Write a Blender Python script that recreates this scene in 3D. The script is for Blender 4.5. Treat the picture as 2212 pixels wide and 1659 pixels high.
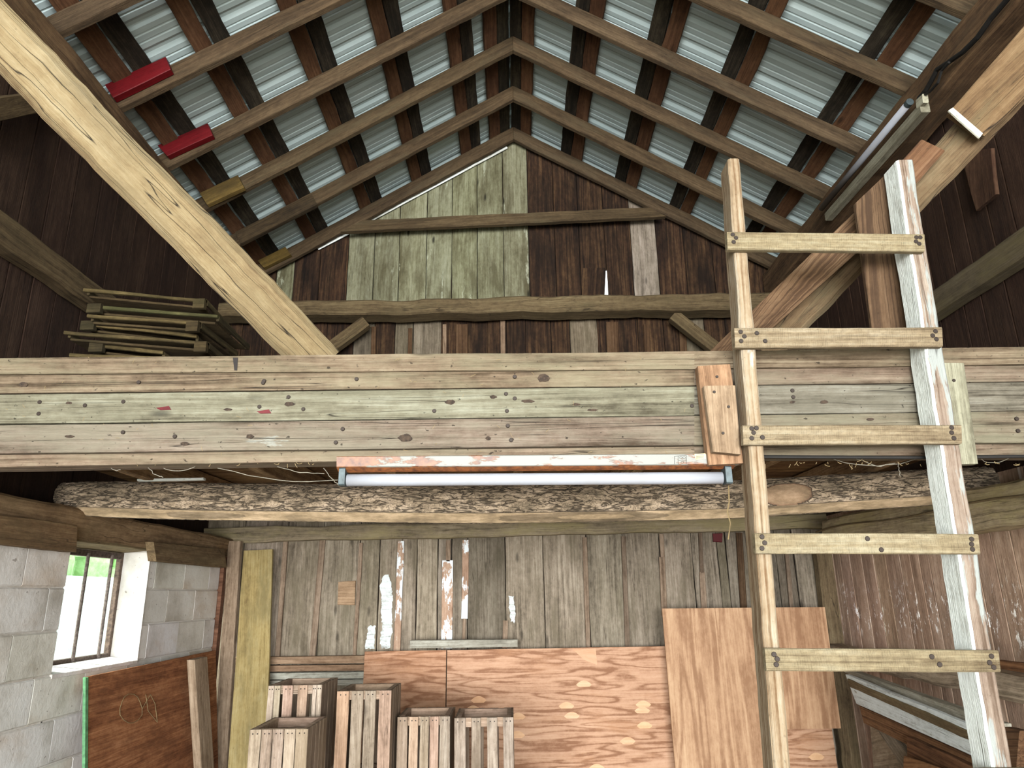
import bpy, math, random
from math import radians, sin, cos, tan, atan, pi, sqrt
from mathutils import Vector, Matrix, noise
for o in list(bpy.data.objects): bpy.data.objects.remove(o)
SC = bpy.context.scene
COL = SC.collection
# ------------------------------------------------------------------ camera
FPX, PITCH, ROLL, EYE = 1534.0, radians(16.56), 0.0165, 1.55
_r0 = Vector((1,0,0)); _f0 = Vector((0,cos(PITCH),sin(PITCH))); _u0 = Vector((0,-sin(PITCH),cos(PITCH)))
CR = _r0*cos(ROLL) - _u0*sin(ROLL); CU = _r0*sin(ROLL) + _u0*cos(ROLL)
EP = Vector((0,0,EYE))
cam = bpy.data.cameras.new('camera'); cam.lens = 36*FPX/2212; cam.sensor_width = 36; cam.clip_start = .05
camo = bpy.data.objects.new('camera', cam); COL.objects.link(camo)
m = Matrix((CR, CU, -_f0)).transposed().to_4x4(); m.translation = EP
camo.matrix_world = m
SC.camera = camo
# ------------------------------------------------------------------ light
SC.view_settings.view_transform = 'Standard'; SC.view_settings.look = 'None'
SC.view_settings.gamma = 1; SC.view_settings.use_curve_mapping = False
SC.view_settings.exposure = EXPOSURE = 0.85
W = bpy.data.worlds.new('world'); SC.world = W; W.use_nodes = True
bg = W.node_tree.nodes['Background']; bg.inputs[0].default_value = (.90,.99,.95,1); bg.inputs[1].default_value = 2.3
def area(name, loc, rot, sx, sy, power, col):
    l = bpy.data.lights.new(name, 'AREA'); l.shape = 'RECTANGLE'; l.size = sx; l.size_y = sy; l.energy = power; l.color = col
    o = bpy.data.objects.new(name, l); COL.objects.link(o); o.location = loc; o.rotation_euler = rot
    return o
area('daylight_doorway', (0,-9,1.6), (radians(91),0,0), 9, 3.2, 2300, (.97,.985,1))
sl = bpy.data.lights.new('sun', 'SUN'); sl.energy = 9; sl.angle = radians(1.5); sl.color = (1,.97,.92)
so = bpy.data.objects.new('sun', sl); COL.objects.link(so); so.rotation_euler = Vector((1,.35,-1.7)).to_track_quat('-Z','Y').to_euler()
# ------------------------------------------------------------------ pixel -> point on a real plane
def ray(x, y): return CR*(x-1106) + CU*(829-y) + _f0*FPX
def PY(x, y, Y): d = ray(x,y); return EP + d*(Y/d.y)
def PX(x, y, X): d = ray(x,y); return EP + d*(X/d.x)
def PZ(x, y, Z): d = ray(x,y); return EP + d*((Z-EYE)/d.z)
# ------------------------------------------------------------------ materials
def lin(c):
    out = []
    for v in c:
        v = v/255; out.append(v/12.92 if v <= .04045 else ((v+.055)/1.055)**2.4)
    return (*out, 1)
class NT:
    def __init__(s, name):
        s.m = bpy.data.materials.new(name); s.m.use_nodes = True; s.t = s.m.node_tree; s.t.nodes.clear()
        s.out = s.n('ShaderNodeOutputMaterial'); s.b = s.n('ShaderNodeBsdfPrincipled')
        s.l(s.b.outputs[0], s.out.inputs[0])
    def n(s, k, **kw):
        x = s.t.nodes.new(k)
        for a, v in kw.items(): setattr(x, a, v)
        return x
    def l(s, a, b): s.t.links.new(a, b)
    def put(s, v, sock):
        if hasattr(v, 'links') or isinstance(v, bpy.types.NodeSocket): s.l(v, sock)
        else: sock.default_value = v
    def math(s, op, a, b=None, c=None, clamp=False):
        x = s.n('ShaderNodeMath', operation=op, use_clamp=clamp); s.put(a, x.inputs[0])
        if b is not None: s.put(b, x.inputs[1])
        if c is not None: s.put(c, x.inputs[2])
        return x.outputs[0]
    def attr(s, n): return s.n('ShaderNodeAttribute', attribute_name=n)
    def scale(s, v, k):
        x = s.n('ShaderNodeVectorMath', operation='MULTIPLY'); s.l(v, x.inputs[0]); x.inputs[1].default_value = k; return x.outputs[0]
    def noise(s, v, sc=1, det=3, rough=.55, dist=0):
        x = s.n('ShaderNodeTexNoise'); s.l(v, x.inputs['Vector']); x.inputs['Scale'].default_value = sc
        x.inputs['Detail'].default_value = det; x.inputs['Roughness'].default_value = rough; x.inputs['Distortion'].default_value = dist
        return x.outputs['Fac']
    def ramp(s, f, stops):
        x = s.n('ShaderNodeValToRGB'); s.l(f, x.inputs[0]); e = x.color_ramp.elements
        while len(e) < len(stops): e.new(.5)
        for i, (p, c) in enumerate(stops):
            e[i].position = p; e[i].color = c if len(c) == 4 else (*c, 1)
        return x.outputs[0]
    def mix(s, f, a, b, mode='MIX'):
        x = s.n('ShaderNodeMix', data_type='RGBA', blend_type=mode); s.put(f, x.inputs[0]); s.put(a, x.inputs[6]); s.put(b, x.inputs[7])
        return x.outputs[2]
    def rng(s, v, a, b, c=0, d=1):
        x = s.n('ShaderNodeMapRange'); s.l(v, x.inputs[0])
        for i, q in enumerate((a, b, c, d)): x.inputs[i+1].default_value = q
        return x.outputs[0]
    def bump(s, h, st, dist=.003):
        x = s.n('ShaderNodeBump'); x.inputs['Strength'].default_value = st; x.inputs['Distance'].default_value = dist
        s.l(h, x.inputs['Height']); s.l(x.outputs[0], s.b.inputs['Normal'])
def wood(name, dark, mid, light, ringf=14, ringamt=.35, grime=None, gamt=.5, paint=None, pamt=.0, pscale=(2,9,9), crack=.5, knots=.5,
         rough=.85, bump=.6, saw=0, ringsc=(.7,6,6), spk=.3, gain=1, ringpow=3.5, cksc=(.8,26,26), ckw=.010, ckg=.50, splash=False):
    s = NT(name); s.b.inputs['Roughness'].default_value = rough; s.b.inputs['Specular IOR Level'].default_value = .2
    gc = s.attr('gc').outputs['Vector']; tint = s.attr('tint').outputs['Color']
    n0 = s.rng(s.noise(s.scale(gc, (1.6,8,8)), 1, 6, .65), .33, .67)
    n1 = s.rng(s.noise(s.scale(gc, (1.5,70,70)), 1, 4, .7), .33, .67)
    n2 = s.noise(s.scale(gc, ringsc), 1, 2, .5, .25)
    ring = s.math('SINE', s.math('MULTIPLY', n2, ringf*6.28)); ring = s.rng(ring, -1, 1)
    ring = s.math('POWER', ring, ringpow)
    ring = s.math('MULTIPLY', ring, s.rng(n1, 0, 1, .55, 1.15))
    fine = s.rng(s.noise(s.scale(gc, (6,330,330)), 1, 3, .7), .34, .66)
    dirt = s.rng(s.noise(s.scale(gc, (22,34,34)), 1, 5, .72), .36, .64)
    f = s.math('ADD', s.math('ADD', s.math('MULTIPLY', n0, .34), s.math('MULTIPLY', n1, .30)), s.math('ADD', s.math('MULTIPLY', fine, .22), s.math('MULTIPLY', dirt, .18)))
    f = s.math('SUBTRACT', f, s.math('MULTIPLY', ring, ringamt*.45), clamp=True)
    col = s.ramp(f, [(.14, lin(dark)), (.5, lin(mid)), (.84, lin(light))])
    if grime:
        g = s.noise(s.scale(gc, (1.8,7,7)), 1, 8, .72); g = s.rng(g, .62-.3*gamt, .74-.2*gamt)
        col = s.mix(s.math('MULTIPLY', g, .75), col, lin(grime))
    if paint:
        g = s.noise(s.scale(gc, pscale), 1, 7, .68); g = s.rng(g, .74-.5*pamt, .77-.5*pamt)
        col = s.mix(g, col, lin(paint))
    hh = fine
    if knots:
        vr = s.n('ShaderNodeTexVoronoi'); s.l(s.scale(gc, (2.6,8,.01)), vr.inputs['Vector']); vr.inputs['Scale'].default_value = 1
        k = s.rng(vr.outputs['Distance'], .05, .13, 1, 0)
        col = s.mix(s.math('MULTIPLY', k, knots), col, lin([c*.45 for c in dark]))
    if crack:
        c1 = s.noise(s.scale(gc, cksc), 1, 2.2, .45)
        ck = s.math('ABSOLUTE', s.math('SUBTRACT', c1, .5)); ck = s.rng(ck, .0, ckw, 1, 0)
        gate = s.rng(s.noise(s.scale(gc, (1.7,5,5)), 1, 2), ckg, ckg+.1)
        ck = s.math('MULTIPLY', ck, gate)
        col = s.mix(s.math('MULTIPLY', ck, crack), col, (.02,.013,.008,1))
        hh = s.math('SUBTRACT', hh, s.math('MULTIPLY', ck, 1.5))
    if saw:
        w = s.n('ShaderNodeTexWave', bands_direction='X'); s.l(s.scale(gc, (1,.12,.12)), w.inputs['Vector']); w.inputs['Scale'].default_value = 110
        w.inputs['Distortion'].default_value = 3; w.inputs['Detail'].default_value = 4; w.inputs['Detail Scale'].default_value = 3
        wf = s.math('MULTIPLY', s.rng(w.outputs['Fac'], .0, .35, 1, 0), saw)
        wf = s.math('MULTIPLY', wf, s.rng(s.noise(s.scale(gc, (60,90,90)), 1, 3), .34, .55))
        col = s.mix(wf, col, lin([c*.6 for c in dark]))
        hh = s.math('SUBTRACT', hh, wf)
    if splash: # whitewash splashed along the wall about chest height
        tc = s.n('ShaderNodeNewGeometry'); sp3 = s.n('ShaderNodeSeparateXYZ'); s.l(tc.outputs['Position'], sp3.inputs[0]); z = sp3.outputs['Z']
        band = s.math('MULTIPLY', s.rng(z, 1.22, 1.36), s.rng(z, 1.62, 1.42))
        top = s.rng(z, 1.62, 1.78)
        sn = s.noise(s.scale(gc, (16,34,34)), 1, 6, .75); big = s.noise(s.scale(gc, (1.5,9,9)), 1, 2)
        g = s.math('MULTIPLY', s.rng(s.math('ADD', s.math('MULTIPLY', sn, .7), s.math('MULTIPLY', big, .3)), .56, .60), band)
        drip = s.math('MULTIPLY', s.rng(s.noise(s.scale(gc, (1.5,40,40)), 1, 3), .56, .62), top)
        drip = s.math('MULTIPLY', drip, s.rng(sp3.outputs['Y'], 3.5, 3.1))
        col = s.mix(s.math('MAXIMUM', g, drip), col, lin((226,224,220)))
    if spk:
        sp = s.noise(s.scale(gc, (55,75,75)), 1, 2); sp = s.rng(sp, .68, .74)
        col = s.mix(s.math('MULTIPLY', sp, spk), col, lin([c*.5 for c in dark]))
    col = s.mix(1, s.mix(1, col, tint, 'MULTIPLY'), (gain,gain,gain,1), 'MULTIPLY')
    s.l(col, s.b.inputs['Base Color'])
    s.bump(hh, bump)
    return s.m
def plain(name, c, rough=.6, metal=0, nz=None, spec=.3, nsc=20, namt=.4, c2=None, bump=0):
    s = NT(name); s.b.inputs['Roughness'].default_value = rough; s.b.inputs['Metallic'].default_value = metal
    s.b.inputs['Specular IOR Level'].default_value = spec
    gc = s.attr('gc').outputs['Vector']
    tint = s.attr('tint').outputs['Color']
    n = s.noise(gc, nsc, 5, .65)
    col = s.ramp(s.rng(n, .5-.25*(1-namt)-.02, .5+.25*(1-namt)), [(0, lin(c2 or [v*.7 for v in c])), (1, lin(c))])
    col = s.mix(1, col, tint, 'MULTIPLY')
    s.l(col, s.b.inputs['Base Color'])
    if bump: s.bump(n, bump, .004)
    return s.m
M = {}
M['fascia'] = wood('weathered_loft_plank', (96,80,62), (158,140,120), (196,182,160), 9, .6, (170,164,140), .6, (196,198,182), .08, knots=.8, gain=0.360, ringsc=(.3,12,12), cksc=(.6,30,30), ckw=.009, ckg=.46, crack=.9, spk=.8)
M['fascia2'] = wood('pale_weathered_plank', (94,86,70), (160,152,132), (196,192,174), 8, .5, (150,144,124), .5, (206,210,194), .12, knots=.8, gain=0.368, ringsc=(.3,12,12), cksc=(.6,30,30), ckw=.009, ckg=.46, crack=.9, spk=.8)
M['ladder'] = wood('ladder_rung_wood', (122,102,76), (184,164,130), (210,196,166), 8, .35, crack=.3, knots=.3, saw=.6, gain=0.400, ringsc=(.3,12,12))
M['rail'] = wood('ladder_rail_wood', (140,108,76), (192,168,136), (214,200,176), 9, .8, None, .3, (216,216,206), .22, crack=.5, knots=.3, ringsc=(.1,22,22), gain=0.416)
M['white_rail'] = wood('white_painted_rail_wood', (120,98,80), (172,150,132), (200,184,166), 9, .8, None, .3, (190,194,188), .38, pscale=(1.4,10,10), crack=.6, knots=.3, ringsc=(.1,22,22), gain=0.416)
M['whitepaint'] = wood('flaking_white_paint', (120,112,98), (210,214,208), (226,230,226), 8, .02, None, .3, (150,146,130), .2, pscale=(12,30,30), crack=.6, knots=.2, ringsc=(.2,6,6), gain=0.98)
M['brace'] = wood('hewn_light_brace', (136,108,74), (184,160,118), (208,188,148), 6, .15, (160,140,104), .5, crack=1, knots=.2, gain=0.353, cksc=(1.2,28,28), ckw=.012, ckg=.36)
M['brace2'] = wood('hewn_brown_brace', (92,70,48), (142,116,84), (170,146,112), 6, .2, (138,126,96), .4, crack=1, knots=.5, gain=0.374, cksc=(1.6,20,20), ckw=.01, ckg=.42)
M['orange'] = wood('orange_pine_plank', (98,72,50), (138,106,76), (162,132,102), 8, .9, crack=.4, knots=.5, ringsc=(.12,18,18), gain=0.422)
M['rafter'] = wood('brown_rafter', (62,50,36), (104,86,64), (134,114,88), 8, .3, (112,100,78), .35, crack=.3, knots=.3, gain=0.442)
M['purlinb'] = wood('reddish_roof_board', (80,52,34), (128,90,62), (156,116,86), 8, .4, (96,62,40), .5, crack=.3, knots=.6, gain=0.468)
M['purlind'] = wood('blackened_roof_board', (26,22,17), (66,58,46), (110,100,80), 7, .2, (34,30,24), .5, crack=.5, knots=.4, gain=0.510)
M['plate'] = wood('dark_hewn_timber', (44,32,22), (92,72,52), (122,100,74), 7, .2, (70,58,44), .4, crack=.7, knots=.3)
M['tie'] = wood('grey_hewn_timber', (66,54,38), (116,100,76), (146,132,104), 7, .2, (98,88,66), .4, crack=.9, knots=.4, gain=.72, cksc=(2.2,14,14))
M['olive'] = wood('greenish_beam', (72,67,57), (126,118,102), (156,149,131), 7, .25, (140,134,102), .5, crack=.6, knots=.3, gain=.95, cksc=(.8,22,22))
M['gpale'] = wood('pale_gable_board', (96,90,64), (148,146,116), (174,174,146), 5, .15, (84,76,50), .62, (186,188,162), .25, crack=.5, knots=.9, gain=0.558)
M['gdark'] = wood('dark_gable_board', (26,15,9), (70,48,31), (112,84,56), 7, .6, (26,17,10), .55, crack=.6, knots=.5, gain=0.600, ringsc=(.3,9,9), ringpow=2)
M['wdark'] = wood('dark_red_brown_siding', (38,24,17), (66,46,34), (88,66,52), 6, .2, (48,28,20), .4, crack=.2, knots=.2, gain=0.504)
M['wlow'] = wood('grey_brown_wall_board', (74,66,55), (124,113,98), (152,142,126), 7, .35, (92,84,68), .5, crack=.6, knots=.6, gain=1.22, ringsc=(.25,8,8))
M['wright'] = wood('brown_siding', (100,80,66), (144,120,102), (168,148,130), 7, .3, (106,88,74), .5, crack=.4, knots=.3, gain=1.45, splash=True)
M['batten'] = wood('brown_batten', (92,74,58), (138,118,99), (168,148,128), 9, .3, crack=.4, knots=.5)
M['bwhite'] = wood('batten_with_white_paint', (120,92,72), (168,138,116), (190,165,140), 9, .3, None, 0, (226,232,234), .5, pscale=(4,9,9), crack=.4, knots=.5)
M['red'] = wood('red_painted_wood', (80,8,14), (120,16,24), (138,26,34), 4, .05, crack=0, knots=0, rough=.5, bump=.15, gain=0.434)
M['yellow'] = wood('yellow_painted_wood', (112,94,60), (164,144,94), (184,168,122), 4, .05, (124,112,76), .6, crack=.25, knots=.2, bump=.3, gain=0.817)
M['ochre'] = wood('ochre_block_wood', (84,66,30), (134,108,54), (158,130,72), 5, .1, (84,68,36), .5, crack=.2, knots=.3, gain=0.480)
M['plyh'] = wood('plywood_face', (140,98,70), (188,146,116), (202,164,134), 6, 1.0, (176,130,96), .3, crack=0, knots=.0, rough=.65, bump=.1, ringsc=(1.3,10,10), spk=.1, ringpow=3, gain=.86)
M['plyv'] = wood('plywood_face_bold', (150,112,82), (186,148,114), (204,170,134), 5, .9, crack=0, knots=0, rough=.65, bump=.1, ringsc=(.75,9,9), spk=.1, ringpow=1.1, gain=.84)
M['osb'] = wood('chipboard_face', (84,44,22), (138,88,56), (170,118,82), 5, .2, (92,54,32), .5, crack=0, knots=.3, bump=.6)
M['patch'] = wood('plywood_plug', (190,146,108), (204,164,130), (212,176,144), 8, .2, crack=0, knots=0, spk=0, bump=.1)
M['crate'] = wood('crate_slat_wood', (102,88,74), (158,142,126), (188,174,158), 9, .3, (140,124,106), .4, (206,202,192), .1, crack=.5, knots=.5, gain=.82)
M['plank_grey'] = wood('grey_plank', (96,90,78), (160,156,142), (190,188,176), 9, .2, (130,126,112), .5, crack=.4, knots=.3)
M['joist'] = wood('joist_wood', (70,52,36), (132,110,82), (170,148,116), 9, .25, (86,66,48), .4, crack=.4, knots=.4)
M['rackwood'] = wood('dusty_tray_wood', (50,42,28), (100,88,62), (140,126,92), 7, .2, (72,68,44), .4, crack=.5, knots=.4, gain=0.510)
M['knot'] = plain('dark_knot', (62,49,38), .9, nsc=90, c2=(28,21,16))
M['nail'] = plain('rusty_nail', (46,36,29), .6, .3)
M['rust'] = plain('rusted_steel', (122,72,36), .75, .1, nsc=60, c2=(70,40,24), bump=.4)
M['galv'] = None
M['tube'] = plain('white_glass_tube', (134,137,145), .25, 0, nsc=9, namt=.1, c2=(126,126,128), spec=.5)
M['socket'] = plain('grey_socket', (70,80,82), .5, .2, nsc=60)
M['cord'] = plain('black_cord', (26,24,22), .6)
M['green'] = plain('green_edge_paint', (96,150,104), .6, nsc=30)
M['straw'] = plain('straw', (140,120,84), .8)
M['web'] = plain('dusty_cobweb', (130,124,110), .9)
M['ink'] = plain('label_ink', (70,70,64), .8)
M['sticker'] = plain('yellowed_sticker', (206,192,140), .7, nsc=40)
M['bars'] = plain('rusty_window_bar', (120,108,100), .7, .1, nsc=60, c2=(70,60,58))
M['ground'] = plain('pale_gravel', (196,192,182), .9, nsc=60)
M['hedge'] = plain('hedge_leaf', (190,222,170), .9, nsc=5, c2=(150,190,120))
M['shedwall'] = plain('pale_outbuilding', (225,240,240), .9, nsc=3)
M['concrete'] = plain('dusty_concrete', (148,138,124), .9, nsc=8, c2=(110,100,88), bump=.3)
def mat_metal():
    s = NT('corrugated_steel'); gc = s.attr('gc').outputs['Vector']
    n = s.noise(s.scale(gc, (3,14,3)), 1, 4); col = s.ramp(n, [(.3, lin((168,186,188))), (.7, lin((190,206,208)))])
    s.l(col, s.b.inputs['Base Color']); s.b.inputs['Metallic'].default_value = 0; s.b.inputs['Roughness'].default_value = .6
    return s.m
M['metal'] = mat_metal()
def mat_housing():
    s = NT('enamel_with_rust'); gc = s.attr('gc').outputs['Vector']
    n = s.noise(s.scale(gc, (9,28,28)), 1, 7, .7); sep = s.n('ShaderNodeSeparateXYZ'); s.l(gc, sep.inputs[0])
    edge = s.rng(sep.outputs['X'], 0, .5, .17, 0); n = s.math('ADD', n, edge)
    r = s.rng(n, .56, .60)
    rc = s.ramp(s.noise(gc, 60, 4), [(.3, lin((70,38,20))), (.7, lin((112,70,36)))])
    s.l(s.mix(r, lin((98,97,90)), rc), s.b.inputs['Base Color']); s.b.inputs['Roughness'].default_value = .45
    s.bump(r, .3, .001); return s.m
M['housing'] = mat_housing()
def mat_block():
    s = NT('whitewashed_block'); gc = s.attr('gc').outputs['Vector']; tint = s.attr('tint').outputs['Color']
    n = s.noise(s.scale(gc, (3,3,3)), 1, 6, .6); col = s.ramp(n, [(.3, lin((158,152,142))), (.5, lin((196,192,186))), (.7, lin((208,206,202)))])
    g = s.rng(s.noise(s.scale(gc, (1.1,1.6,1.6)), 1, 5, .7), .56, .72); col = s.mix(s.math('MULTIPLY', g, .6), col, lin((168,146,122)))
    sp = s.rng(s.noise(gc, 40, 2), .70, .74); col = s.mix(s.math('MULTIPLY', sp, .6), col, lin((96,84,72)))
    s.l(s.mix(1, col, tint, 'MULTIPLY'), s.b.inputs['Base Color']); s.b.inputs['Roughness'].default_value = .8
    s.bump(s.math('ADD', s.noise(gc, 45, 5, .7), s.noise(gc, 9, 4)), .5, .006); return s.m
M['block'] = mat_block()
def mat_bark():
    s = NT('furrowed_bark'); gc = s.attr('gc').outputs['Vector']; h = s.attr('tint').outputs['Color']
    n = s.noise(s.scale(gc, (5,10,10)), 1, 6, .7); col = s.ramp(n, [(.36, lin((108,96,80))), (.5, lin((142,126,106))), (.66, lin((178,160,140)))])
    sep = s.n('ShaderNodeSeparateXYZ'); s.l(gc, sep.inputs[0])
    c = s.noise(s.scale(gc, (9,40,40)), 1, 3, .6, .5); ck = s.rng(s.math('ABSOLUTE', s.math('SUBTRACT', c, .5)), .006, .05, 1, 0)
    c2 = s.noise(s.scale(gc, (48,70,70)), 1, 3, .6, .3); ck2 = s.rng(s.math('ABSOLUTE', s.math('SUBTRACT', c2, .5)), 0, .022, 1, 0)
    ck = s.math('MAXIMUM', ck, s.math('MULTIPLY', ck2, .4)); ck = s.math('MULTIPLY', ck, sep.outputs['Z'])
    col = s.mix(s.math('MULTIPLY', ck, .9), col, lin((48,40,30)))
    col = s.mix(1, col, h, 'MULTIPLY')
    s.l(col, s.b.inputs['Base Color']); s.b.inputs['Roughness'].default_value = .95; s.bump(s.math('SUBTRACT', s.math('MULTIPLY', n, .6), ck), .9, .008); return s.m
M['bark'] = mat_bark()
def mat_glass():
    s = NT('dusty_window_glass'); s.t.nodes.remove(s.b)
    a = s.n('ShaderNodeBsdfTransparent'); a.inputs[0].default_value = (.93,.96,.95,1)
    b = s.n('ShaderNodeBsdfGlossy'); b.inputs['Roughness'].default_value = .05
    x = s.n('ShaderNodeMixShader'); x.inputs[0].default_value = .06
    s.l(a.outputs[0], x.inputs[1]); s.l(b.outputs[0], x.inputs[2]); s.l(x.outputs[0], s.out.inputs[0]); return s.m
M['glass'] = mat_glass()
# ------------------------------------------------------------------ mesh building
RND = random.Random(7)
class MB:
    def __init__(s): s.v = []; s.f = []; s.g = []; s.t = []; s.mi = []; s.mats = []; s.sm = False
    def mat(s, k):
        if k not in s.mats: s.mats.append(k)
        return s.mats.index(k)
    def add(s, vs, gs, fs, mat, tint=(1,1,1), tints=None):
        b = len(s.v); s.v += [Vector(v) for v in vs]; s.g += gs
        s.t += (tints if tints else [tint]*len(vs)); k = s.mat(mat)
        for f in fs: s.f.append([i+b for i in f]); s.mi.append(k)
    def slab(s, A, B, C, D, t, N, mat, tint=(1,1,1), n=None, wob=.0015, ch=.003, dep=0, bow=0, capmat=None):
        """A->B top edge, D->C bottom edge, on the front face; extruded t along N"""
        A, B, C, D = map(Vector, (A, B, C, D)); N = Vector(N).normalized(); L = ((B-A).length+(C-D).length)/2
        if n is None: n = max(1, min(60, int(L/.06)))
        if wob == 0 and bow == 0 and dep == 0: n = 1
        seed = RND.uniform(0, 900); off = Vector((RND.uniform(0,90), RND.uniform(0,90), RND.uniform(0,90)))
        vs = []; gs = []; ch = min(ch, t*.3)
        for i in range(n+1):
            u = i/n; T = A.lerp(B, u); Bt = D.lerp(C, u); W = (T-Bt); w = W.length; Wn = W/w if w > 1e-6 else Vector((0,0,1))
            k = L*u*3
            a = noise.noise(Vector((k, seed, 0)))*wob*2 + noise.noise(Vector((k*5, seed, 3)))*wob
            b = noise.noise(Vector((k, seed, 9)))*wob*2 + noise.noise(Vector((k*5, seed, 12)))*wob
            d1 = noise.noise(Vector((k*.8, seed, 20)))*dep; d2 = noise.noise(Vector((k*.8, seed, 30)))*dep
            bw = sin(pi*u)*bow
            T = T + Wn*(a+bw) + N*d1; Bt = Bt + Wn*(b+bw) + N*d1; c = min(ch, w*.3); tt = t - d1 + d2*.5
            sec = [(Bt+Wn*c, 0), (T-Wn*c, 0), (T+N*c, c), (T+N*(tt-c), tt-c), (T-Wn*c+N*tt, tt), (Bt+Wn*c+N*tt, tt), (Bt+N*(tt-c), tt-c), (Bt+N*c, c)]
            vv = [c, w-c, w, w, w-c, c, 0, 0]
            for j, (p, q) in enumerate(sec): vs.append(p); gs.append((off.x+L*u, off.y+vv[j], off.z+q))
        fs = []
        for i in range(n):
            for j in range(8):
                a, b = i*8+j, i*8+(j+1) % 8; fs.append((a, b, b+8, a+8))
        fs.append(tuple(range(7,-1,-1))); fs.append(tuple(n*8+j for j in range(8)))
        s.add(vs, gs, fs, mat, tint)
    def board(s, p0, p1, w, t, wdir, mat, tint=(1,1,1), **k):
        p0, p1 = Vector(p0), Vector(p1); ax = (p1-p0).normalized(); wd = Vector(wdir); wd = (wd-ax*wd.dot(ax)).normalized(); N = ax.cross(wd).normalized()
        o = wd*w/2 - N*t/2; q = -wd*w/2 - N*t/2
        s.slab(p0+o, p1+o, p1+q, p0+q, t, N, mat, tint, **k)
    def box(s, c, d, mat, tint=(1,1,1), ch=.002):
        c, d = Vector(c), Vector(d)
        s.slab(c+Vector((-d.x/2,-d.y/2,d.z/2)), c+Vector((d.x/2,-d.y/2,d.z/2)), c+Vector((d.x/2,-d.y/2,-d.z/2)), c+Vector((-d.x/2,-d.y/2,-d.z/2)), d.y, (0,1,0), mat, tint, wob=0, ch=ch)
    def tube(s, pts, r, mat, seg=12, tint=(1,1,1), cap=True):
        pts = [Vector(p) for p in pts]; vs = []; gs = []; fs = []; L = 0; pu = None
        for i, p in enumerate(pts):
            ax = (pts[min(i+1, len(pts)-1)]-pts[max(i-1, 0)]).normalized()
            u = ax.cross(Vector((0,0,1))) if pu is None else pu-ax*pu.dot(ax)
            if u.length < 1e-4: u = ax.cross(Vector((1,0,0)))
            u.normalize(); pu = u; v = ax.cross(u)
            if i: L += (p-pts[i-1]).length
            rr = r[i] if isinstance(r, (list, tuple)) else r
            for j in range(seg):
                a = 2*pi*j/seg; vs.append(p+(u*cos(a)+v*sin(a))*rr); gs.append((L, a*rr, 0))
        for i in range(len(pts)-1):
            for j in range(seg):
                a, b = i*seg+j, i*seg+(j+1) % seg; fs.append((a, b, b+seg, a+seg))
        if cap: fs.append(tuple(range(seg-1,-1,-1))); fs.append(tuple((len(pts)-1)*seg+j for j in range(seg)))
        s.add(vs, gs, fs, mat, tint)
    def build(s, name, parent=None, smooth=False, origin=None):
        me = bpy.data.meshes.new(name)
        xs = [sum(v[i] for v in s.v)/len(s.v) for i in range(3)]
        o0 = Vector(origin) if origin is not None else Vector((xs[0], xs[1], min(v.z for v in s.v)))
        base = parent.matrix_world.translation if parent else Vector((0,0,0))
        me.from_pydata([v-o0 for v in s.v], [], s.f)
        a = me.attributes.new('gc', 'FLOAT_VECTOR', 'POINT'); a.data.foreach_set('vector', [c for g in s.g for c in g])
        a = me.attributes.new('tint', 'FLOAT_COLOR', 'POINT'); a.data.foreach_set('color', [c for g in s.t for c in (*g[:3], 1)])
        for k in s.mats: me.materials.append(M[k])
        me.polygons.foreach_set('material_index', s.mi)
        if smooth: me.polygons.foreach_set('use_smooth', [True]*len(me.polygons))
        me.update()
        o = bpy.data.objects.new(name, me); COL.objects.link(o)
        if parent:
            o.parent = parent; o.location = o0 - ORG[parent.name]
            ORG[o.name] = o0
        else: o.location = o0; ORG[o.name] = o0
        return o
ORG = {}
def tag(o, label=None, cat=None, group=None, kind=None):
    if label: o['label'] = label
    if cat: o['category'] = cat
    if group: o['group'] = group
    if kind: o['kind'] = kind
    return o
def empty(name, loc, label=None, cat=None, group=None, kind=None):
    o = bpy.data.objects.new(name, None); COL.objects.link(o); o.location = loc; ORG[o.name] = Vector(loc); o.empty_display_size = .05
    return tag(o, label, cat, group, kind)
def tj(a=.12, base=(1,1,1)):
    k = 1+RND.uniform(-a, a); return (base[0]*k, base[1]*k*(1+RND.uniform(-.02,.02)), base[2]*k*(1+RND.uniform(-.04,.04)))
def one(name, fn, label=None, cat=None, group=None, kind=None, parent=None, smooth=False):
    b = MB(); fn(b); return tag(b.build(name, parent, smooth), label, cat, group, kind)
def quadY(b, pts, Y, t, mat, tint=(1,1,1), **k):
    P = [PY(x, y, Y) for x, y in pts]; b.slab(*P, t, (0,1,0), mat, tint, **k)
def quadX(b, pts, X, t, mat, tint=(1,1,1), **k):
    P = [PX(x, y, X) for x, y in pts]; b.slab(*P, t, (1 if X > 0 else -1,0,0), mat, tint, **k)
def stripY(b, x0, y0, x1, y1, w, Y, t, mat, tint=(1,1,1), Y1=None, **k):
    p, q = PY(x0, y0, Y), PY(x1, y1, Y1 or Y); ax = (q-p).normalized(); wd = Vector((-ax.z, 0, ax.x))
    o = wd*w/2
    b.slab(p+o, q+o, q-o, p-o, t, (0,1,0), mat, tint, **k)
# nail heads: one shared mesh
def nail_mesh():
    b = MB(); b.tube([(0,-.0012,0), (0,-.0004,0), (0,.004,0)], [.0052,.0062,.0062], 'nail', 9)
    me = bpy.data.meshes.new('nail'); me.from_pydata(b.v, [], b.f)
    a = me.attributes.new('tint', 'FLOAT_COLOR', 'POINT'); a.data.foreach_set('color', [1.0]*4*len(b.v)); me.materials.append(M['nail']); return me
NAIL = nail_mesh()
def nail(parent, p, s=1):
    o = bpy.data.objects.new('nail', NAIL); COL.objects.link(o); o.parent = parent; o.location = Vector(p)-ORG[parent.name]; o.scale = (s,s,s)
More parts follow.
